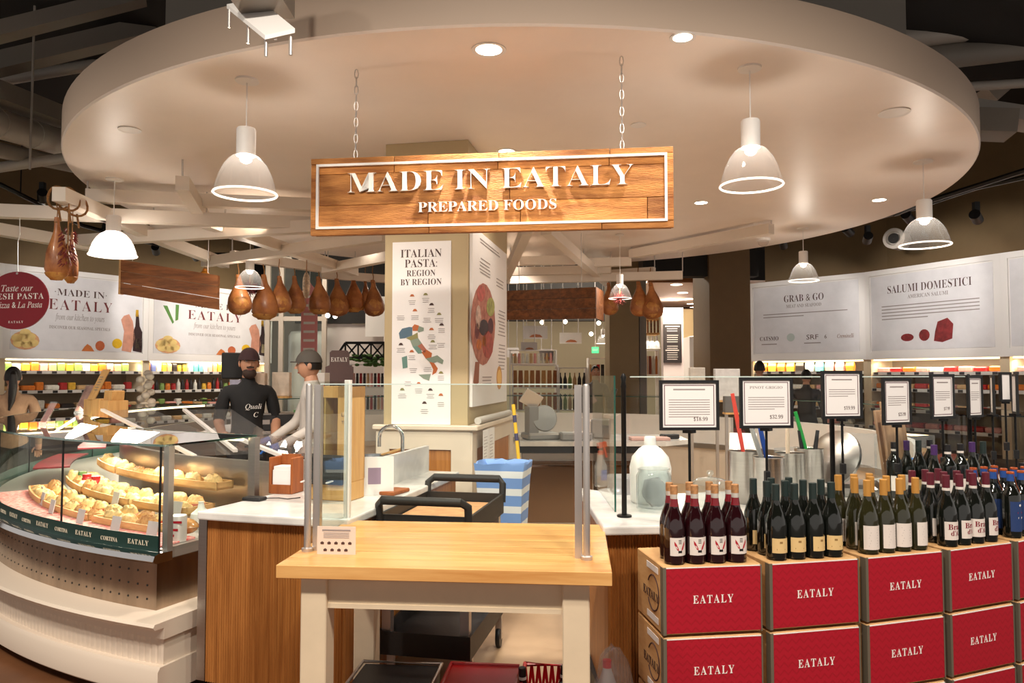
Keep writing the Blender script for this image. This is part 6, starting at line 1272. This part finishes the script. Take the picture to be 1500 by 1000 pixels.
mb = MB(); x0 = at(968, 0, 18.9).x; x1 = at(994, 0, 18.9).x; zb = at(0, 531, 18.9).z; zt_ = at(0, 474, 18.9).z; r = E('menu_board', ((x0 + x1) / 2, 18.949, zb), 0, 'black menu board with pale lettering in the back room', 'menu board'); wd = (x1 - x0) / 2; hh = zt_ - zb; mb.box(-wd, wd, 0, .05, 0, hh); mb.build('board', M('menu_black', (44, 38, 38), .5), r); mb = MB()
for j in range(16):
    if j in (3, 8): continue
    k = .62 if j not in (0, 11) else .8; mb.box(-wd * k, wd * k * rnd.uniform(.8, 1), -.004, 0, hh * (.92 - j * .056), hh * (.92 - j * .056) + (.018 if j not in (0, 11) else .03))
mb.build('chalk_lines', M('chalk', (190, 182, 176), .6), r)
x0 = at(1011, 0, 17).x; x1 = at(1042, 0, 17).x; r = E('steel_fridge', (x0, 17, 0), 0, 'tall steel refrigerator in the back room', 'refrigerator'); mb = MB(); mb.cbox(0, x1 - x0, 0, .7, 0, at(0, 491, 17).z, .02); mb.build('cabinet', M('fridge_steel', (150, 148, 150), .35, .8), r); mb = MB(); mb.box(-.1, 0, 0, .6, 0, at(0, 493, 17).z); mb.build('white_side', white, r); mb = MB(); mb.tube([(.06, -.03, 1.0), (.06, -.03, 1.5)], .015, 8); mb.build('handle', chrome, r)
r = E('wooden_shelf', at(946, 490, 16), 0, 'wooden overhead shelf with slats in the back room', 'shelf'); a = at(946, 490, 16); b = at(966, 466, 16); mb = MB(); mb.box(a.x, b.x, 16, 16.4, a.z, a.z + .04); mb.build('board', bamboo, r, world=True); mb = MB(); mb.box(a.x, b.x, 16, 16.4, b.z - .04, b.z); mb.build('board', bamboo, r, world=True)
for i in range(4): mb = MB(); x = a.x + (b.x - a.x) * (i + .4) / 4; mb.box(x, x + .03, 16, 16.04, a.z + .04, b.z - .04); mb.build('slat', brownwood, r, world=True)
for i, u in enumerate((949, 955, 962)): pendant(u, 486, 492, 510, 10, '%s white pendant lamp from the left in the back room' % nth(i), Y=16.2, power=12, milky=1)
shelf_unit(946, 966, 512, 548, 16.2, 1, 4, [(206, 120, 50), (150, 70, 40), wht], 'small stocked counter in the back room', 'carton', short='back room counter')
# boxes and folders along the far ring counter
for i, (u0, v0, u1, v1, Y, c, lab) in enumerate(((1011, 538, 1033, 558, 9.5, (240, 236, 228), 'white carton on the far case'), (1048, 540, 1084, 586, 8.6, (222, 220, 220), 'clear folder rack of papers on the far case'), (1062, 580, 1086, 604, 8.2, (110, 108, 108), 'grey card terminal behind the price signs'), (336, 556, 352, 575, 7.5, (190, 190, 214), 'striped paper stack near the deli scale'), (372, 546, 388, 578, 6.8, (222, 196, 172), 'tan menu stand in front of the bearded man'), (398, 545, 424, 580, 7.2, (224, 206, 186), 'wide tan menu stand beside the bearded man'), (430, 600, 470, 612, 9, (60, 120, 50), 'green lettuce tray on the far counter'))):
    a = at(u0, v1, Y); b = at(u1, v0, Y); mb = MB(); mb.cbox(0, b.x - a.x, 0, .08, 0, b.z - a.z, .004); o = mb.build(('paper_box', 'paper_rack', 'card_terminal', 'paper_stack', 'menu_stand', 'menu_stand', 'lettuce_tray')[i], M('misc_%d' % i, c, .5, var=.1, scale=14), None, loc=a); tag(o, lab, 'stand' if 'stand' in lab else 'box'); mb = MB(); mb.box(0, b.x - a.x, -.02, .1, -.02, 0); mb.build('foot', bamboo, o)
    if i in (0, 1, 2, 3): mb = MB(); mb.box(.01, .04, .02, .05, -a.z + .013, -.02); mb.build('stand', alu, o)
# ---------------------------------------------------------------- people
def person(loc, rz, h, label, shirt, pants, arms, hair='short', capc=None, beard=False, hat=None, glove=None, sleeve_long=True, seed=1):
    r = E('person', loc, rz, label, 'person'); k = h / 1.75
    J = dict(pel=(0, 0, .95), waist=(0, 0, 1.08), chest=(0, .005, 1.30), neckb=(0, .01, 1.45), neck=(0, 0, 1.52), head=(0, -.01, 1.60))
    for s, n in ((-1, 'l'), (1, 'r')):
        J[n + 'sh'] = (s * .18, .01, 1.415); e, w_, hnd = arms[n]; J[n + 'el'] = e; J[n + 'wr'] = w_; J[n + 'hd'] = hnd
        J[n + 'hip'] = (s * .095, 0, .90); J[n + 'kn'] = (s * .10, -.015, .50); J[n + 'an'] = (s * .10, .01, .09); J[n + 'to'] = (s * .11, -.14, .035)
    bones = [('pel', 'waist', .145, .135, 'shirt'), ('waist', 'chest', .135, .155, 'shirt'), ('chest', 'neckb', .155, .085, 'shirt'), ('neckb', 'neck', .062, .055, 'skin'), ('neck', 'head', .055, .06, 'skin')]
    for n in 'lr': bones += [('chest', n + 'sh', .12, .075, 'shirt'), (n + 'sh', n + 'el', .066, .05, 'shirt'), (n + 'el', n + 'wr', .048, .034, 'shirt' if sleeve_long else 'skin'), (n + 'wr', n + 'hd', .036, .036, 'glove' if glove else 'skin'), ('pel', n + 'hip', .13, .10, 'pants'), (n + 'hip', n + 'kn', .095, .062, 'pants'), (n + 'kn', n + 'an', .060, .042, 'pants'), (n + 'an', n + 'to', .042, .034, 'shoe')]
    # skeleton -> skin modifier -> one continuous body
    names = list(J); me = bpy.data.meshes.new('skeleton'); me.from_pydata([Vector(J[n]) * k for n in names], [(names.index(a), names.index(b)) for a, b, *_ in bones], []); ob = bpy.data.objects.new('body', me); COL.objects.link(ob)
    md = ob.modifiers.new('skin', 'SKIN'); md.use_smooth_shade = True; rad = {}
    for a, b, ra, rb, _ in bones: rad[a] = max(rad.get(a, 0), ra if a not in ('chest',) else .15); rad[b] = max(rad.get(b, 0), rb)
    for i, n in enumerate(names):
        q = rad[n] * k; sv_ = me.skin_vertices[0].data[i]; sv_.radius = (q, q * (.74 if n in ('pel', 'waist', 'chest') else 1)); sv_.use_root = (n == 'pel')
    sd = ob.modifiers.new('sub', 'SUBSURF'); sd.levels = 1; sd.render_levels = 1
    dg = bpy.context.evaluated_depsgraph_get(); dg.update(); m2 = bpy.data.meshes.new_from_object(ob.evaluated_get(dg)); bpy.data.objects.remove(ob)
    slots = ['shirt', 'pants', 'skin', 'shoe', 'glove']; mm = dict(shirt=shirt, pants=pants, skin=skin, shoe=blk, glove=glove or skin); m2.materials.clear()
    for s_ in slots: m2.materials.append(mm[s_])
    for p in m2.polygons:
        c = p.center; best = None
        for a, b, ra, rb, kind in bones:
            A = Vector(J[a]) * k; B = Vector(J[b]) * k; d = B - A; t = max(0, min(1, (c - A).dot(d) / d.length_squared)); dist = (c - (A + d * t)).length - (ra + (rb - ra) * t) * k
            if best is None or dist < best[0]: best = (dist, kind, t, a)
        kind = best[1]
        if best[3] == 'pel': kind = 'shirt' if c.z > .92 * k else 'pants'
        p.material_index = slots.index(kind); p.use_smooth = True
    link('body', m2, r)
    # head with face
    hc = Vector((0, -.02, 1.645)) * k; mb = MB(); n = 20; vs = []; fs = []; rg = 12
    for j in range(rg + 1):
        t = math.pi * j / rg; z = math.cos(t)
        for i in range(n):
            a = 2 * math.pi * i / n; x = math.sin(t) * math.cos(a); y = math.sin(t) * math.sin(a); jaw = 1 - .22 * max(0, -z) 
            fr = .012 * max(0, -y) * math.exp(-((z + .55) / .3) ** 2); vs.append(hc + Vector((x * .076 * jaw, y * .096 * jaw - fr, z * .118)) * k)
    for j in range(rg):
        for i in range(n): fs.append((j * n + i, (j + 1) * n + i, (j + 1) * n + (i + 1) % n, j * n + (i + 1) % n))
    mb.add(vs, fs); hd = mb.build('head', skin, r, True)
    mb = MB(); mb.add([hc + Vector(q) * k for q in ((0, -.094, .025), (-.016, -.094, -.03), (.016, -.094, -.03), (0, -.122, -.026))], [(0, 1, 3), (0, 3, 2), (1, 2, 3)]); mb.build('nose', skin, hd, True)
    for s in (-1, 1):
        mb = MB(); mb.ell(hc + Vector((s * .03, -.086, .018)) * k, .012 * k, .006 * k, .007 * k, 8, 5); e_ = mb.build('eye', white, hd, True); mb = MB(); mb.ell(hc + Vector((s * .03, -.0915, .018)) * k, .005 * k, .003 * k, .005 * k, 8, 5); mb.build('iris', blk, hd, True)
        mb = MB(); mb.ell(hc + Vector((s * .078, .0, -.005)) * k, .010 * k, .02 * k, .03 * k, 8, 6); mb.build('ear', skin, hd, True)
        mb = MB(); mb.bar(hc + Vector((s * .015, -.092, .04)) * k, hc + Vector((s * .05, -.082, .042)) * k, .008 * k, .006 * k); mb.build('eyebrow', hair_m, hd)
    mb = MB(); mb.ell(hc + Vector((0, -.084, -.058)) * k, .024 * k, .008 * k, .007 * k, 10, 5); mb.build('mouth', M('lip', (164, 92, 84), .5), hd, True)
    if beard:
        mb = MB(); mb.ell(hc + Vector((0, -.040, -.088)) * k, .060 * k, .060 * k, .050 * k, 14, 8); mb.build('beard', M('beard_brown', (58, 40, 32), .8, bump=.5, bscale=60), hd, True)
        mb = MB(); mb.bar(hc + Vector((-.03, -.099, -.038)) * k, hc + Vector((.03, -.099, -.038)) * k, .012 * k, .014 * k); mb.build('moustache', M('beard_brown'), hd)
    if hair:
        mb = MB(); vs = []; fs = []; n = 20; rg = 8
        for j in range(rg + 1):
            for i in range(n):
                a = 2 * math.pi * i / n; front = max(0, -math.sin(a)); tm = (1.85 - .95 * front) * j / rg; vs.append(hc + Vector((math.sin(tm) * math.cos(a) * .083, math.sin(tm) * math.sin(a) * .103 + .004, math.cos(tm) * .126)) * k)
        for j in range(rg):
            for i in range(n): fs.append((j * n + i, (j + 1) * n + i, (j + 1) * n + (i + 1) % n, j * n + (i + 1) % n))
        mb.add(vs, fs); mb.build('hair', hair_m if hair != 'greying' else M('dark_brown_hair', (44, 34, 30), .6), hd, True)
    if hair == 'ponytail': mb = MB(); mb.tube([hc + Vector(q) * k for q in ((0, .09, .05), (0, .14, .02), (0, .15, -.1), (.01, .135, -.25), (.03, .13, -.36))], [.03 * k, .036 * k, .042 * k, .034 * k, .008], 10); mb.build('ponytail', hair_m, hd, True)
    if hat:
        mb = MB(); vs = []; fs = []; n = 20; rg = 6
        for j in range(rg + 1):
            tm = 1.45 * j / rg
            for i in range(n): a = 2 * math.pi * i / n; vs.append(hc + Vector((math.sin(tm) * math.cos(a) * .093, math.sin(tm) * math.sin(a) * .112, math.cos(tm) * .125 + .012)) * k)
        for j in range(rg):
            for i in range(n): fs.append((j * n + i, (j + 1) * n + i, (j + 1) * n + (i + 1) % n, j * n + (i + 1) % n))
        mb.add(vs, fs); cp = mb.build('cap', hat, hd, True); mb = MB(); mb.prism([(-.07 * k, -.09 * k), (-.05 * k, -.17 * k), (.05 * k, -.17 * k), (.07 * k, -.09 * k)], hc.z + .025 * k, hc.z + .034 * k); mb.build('cap_brim', hat, cp)
    # fingers
    for nme in 'lr':
        W_ = Vector(J[nme + 'wr']) * k; Hd = Vector(J[nme + 'hd']) * k; d = (Hd - W_).normalized(); sdv = d.cross(Vector((0, 0, 1))); sdv = sdv.normalized() if sdv.length > .1 else Vector((1, 0, 0)); dn = d.cross(sdv); g = glove or skin; hand = MB()
        for f in range(4): L_ = (.07, .08, .076, .058)[f] * k; b0 = Hd + sdv * (f - 1.5) * .019 * k; mb = hand; mb.tube([b0, b0 + d * L_ * .55, b0 + d * L_ * .9 + dn * .02 * k], [.010 * k, .009 * k, .007 * k], 8)
        b0 = W_.lerp(Hd, .5) - sdv * .035 * k; hand.tube([b0, b0 - sdv * .02 * k + d * .03 * k, b0 - sdv * .022 * k + d * .062 * k], [.012 * k, .011 * k, .008 * k], 8); hand.build('fingers', g, r, True)
    return r, hd, hc, k
A_rest = dict(l=((-.25, .02, 1.13), (-.26, -.06, .90), (-.26, -.09, .82)), r=((.25, .02, 1.13), (.26, -.06, .90), (.26, -.09, .82)))
tshirt = M('black_tshirt', (26, 26, 28), .8); jeans = M('dark_trousers', (44, 42, 44), .8); coat = M('white_coat', (214, 206, 198), .8, var=.06, scale=8); sweater = M('tan_sweater', (168, 134, 106), .9, var=.08, scale=20, bump=.2, bscale=80); blue_g = M('blue_glove', (40, 110, 200), .5)
b = at(364, 560, 6.75); rr, hd, hc, k = person((b.x, 6.75, 0), .45, 1.80, 'bearded person in black printed T-shirt and cap behind the deli scale', tshirt, jeans, dict(l=((-.24, .02, 1.14), (-.22, -.2, 1.04), (-.20, -.28, 1.05)), r=((.24, .02, 1.14), (.20, -.2, 1.0), (.18, -.28, 1.0))), 'greying', beard=True, hat=M('dark_red_cap', (62, 38, 40), .8), sleeve_long=False)
mb = MB(); mb.bar(hc + Vector((-.055, -.098, .018)) * k, hc + Vector((.055, -.098, .018)) * k, .003, .004); mb.build('glasses_bridge', blk, hd)
put_text('Quali', .06, white_text, rr, (.03, -.135 * k, 1.27 * k), style='italic', name='shirt_print'); put_text('C', .06, white_text, rr, (.05, -.140 * k, 1.20 * k), style='italic', name='shirt_print')
b = at(456, 560, 6.35); person((b.x, 6.35, 0), -1.25, 1.77, 'person in white coat, grey cap and blue gloves seen from the side', coat, jeans, dict(l=((-.26, -.10, 1.16), (-.20, -.32, 1.02), (-.19, -.40, 1.0)), r=((.27, .0, 1.14), (.22, -.25, 1.0), (.2, -.33, .98))), 'short', hat=M('grey_cap', (84, 78, 72), .8), glove=blue_g)
b = at(18, 590, 7.9); person((b.x, 7.9, 0), 3.75, 1.66, 'person with black ponytail and tan sweater seen from behind at the left edge', sweater, tshirt, A_rest, 'ponytail')
b = at(1113, 560, 12.0); person((b.x, 12.0, 0), 2.9, 1.80, 'person with black hair and pale blue shirt by the right cooler', M('pale_blue_shirt', (170, 190, 214), .8), jeans, A_rest, 'short')
b = at(1181, 560, 11.3); person((b.x, 11.3, 0), 2.6, 1.66, 'person in dark grey with back turned between the price signs', M('charcoal_shirt', (62, 60, 62), .8), jeans, A_rest, 'short')
b = at(885, 560, 11.9); person((b.x, 13.2, 0), .1, 1.74, 'person half hidden behind the far glass case', M('grey_shirt', (120, 116, 116), .8), jeans, A_rest, 'short')
# ---------------------------------------------------------------- dome camera under the soffit rim and round wall vent
c = atz(1118, 349, 3.4); r = E('dome_camera', c, 0, 'small clear dome camera under the right soffit rim', 'camera'); mb = MB(); mb.lathe([(.09, 0), (.09, -.03), (.08, -.035)], 20); mb.build('base', white, r, True); mb = MB(); mb.ell((0, 0, -.04), .07, .07, .07, 14, 8); mb.build('dome', acry_lamp, r, True)
c = at(1309, 349, 12.2); r = E('round_vent', c, -.8, 'round grey air vent on the wall above the SALUMI panel', 'vent'); m = Matrix.Rotation(math.pi / 2, 4, 'X'); mb = MB(); mb.lathe([(.16, -.35), (.17, .0), (.12, .02), (.10, -.05)], 24, mtx=m); mb.build('ring', duct2, r, True); mb = MB(); mb.lathe([(.001, 0), (.085, .01)], 18, mtx=m, cap=False); mb.build('dark_core', dark, r)
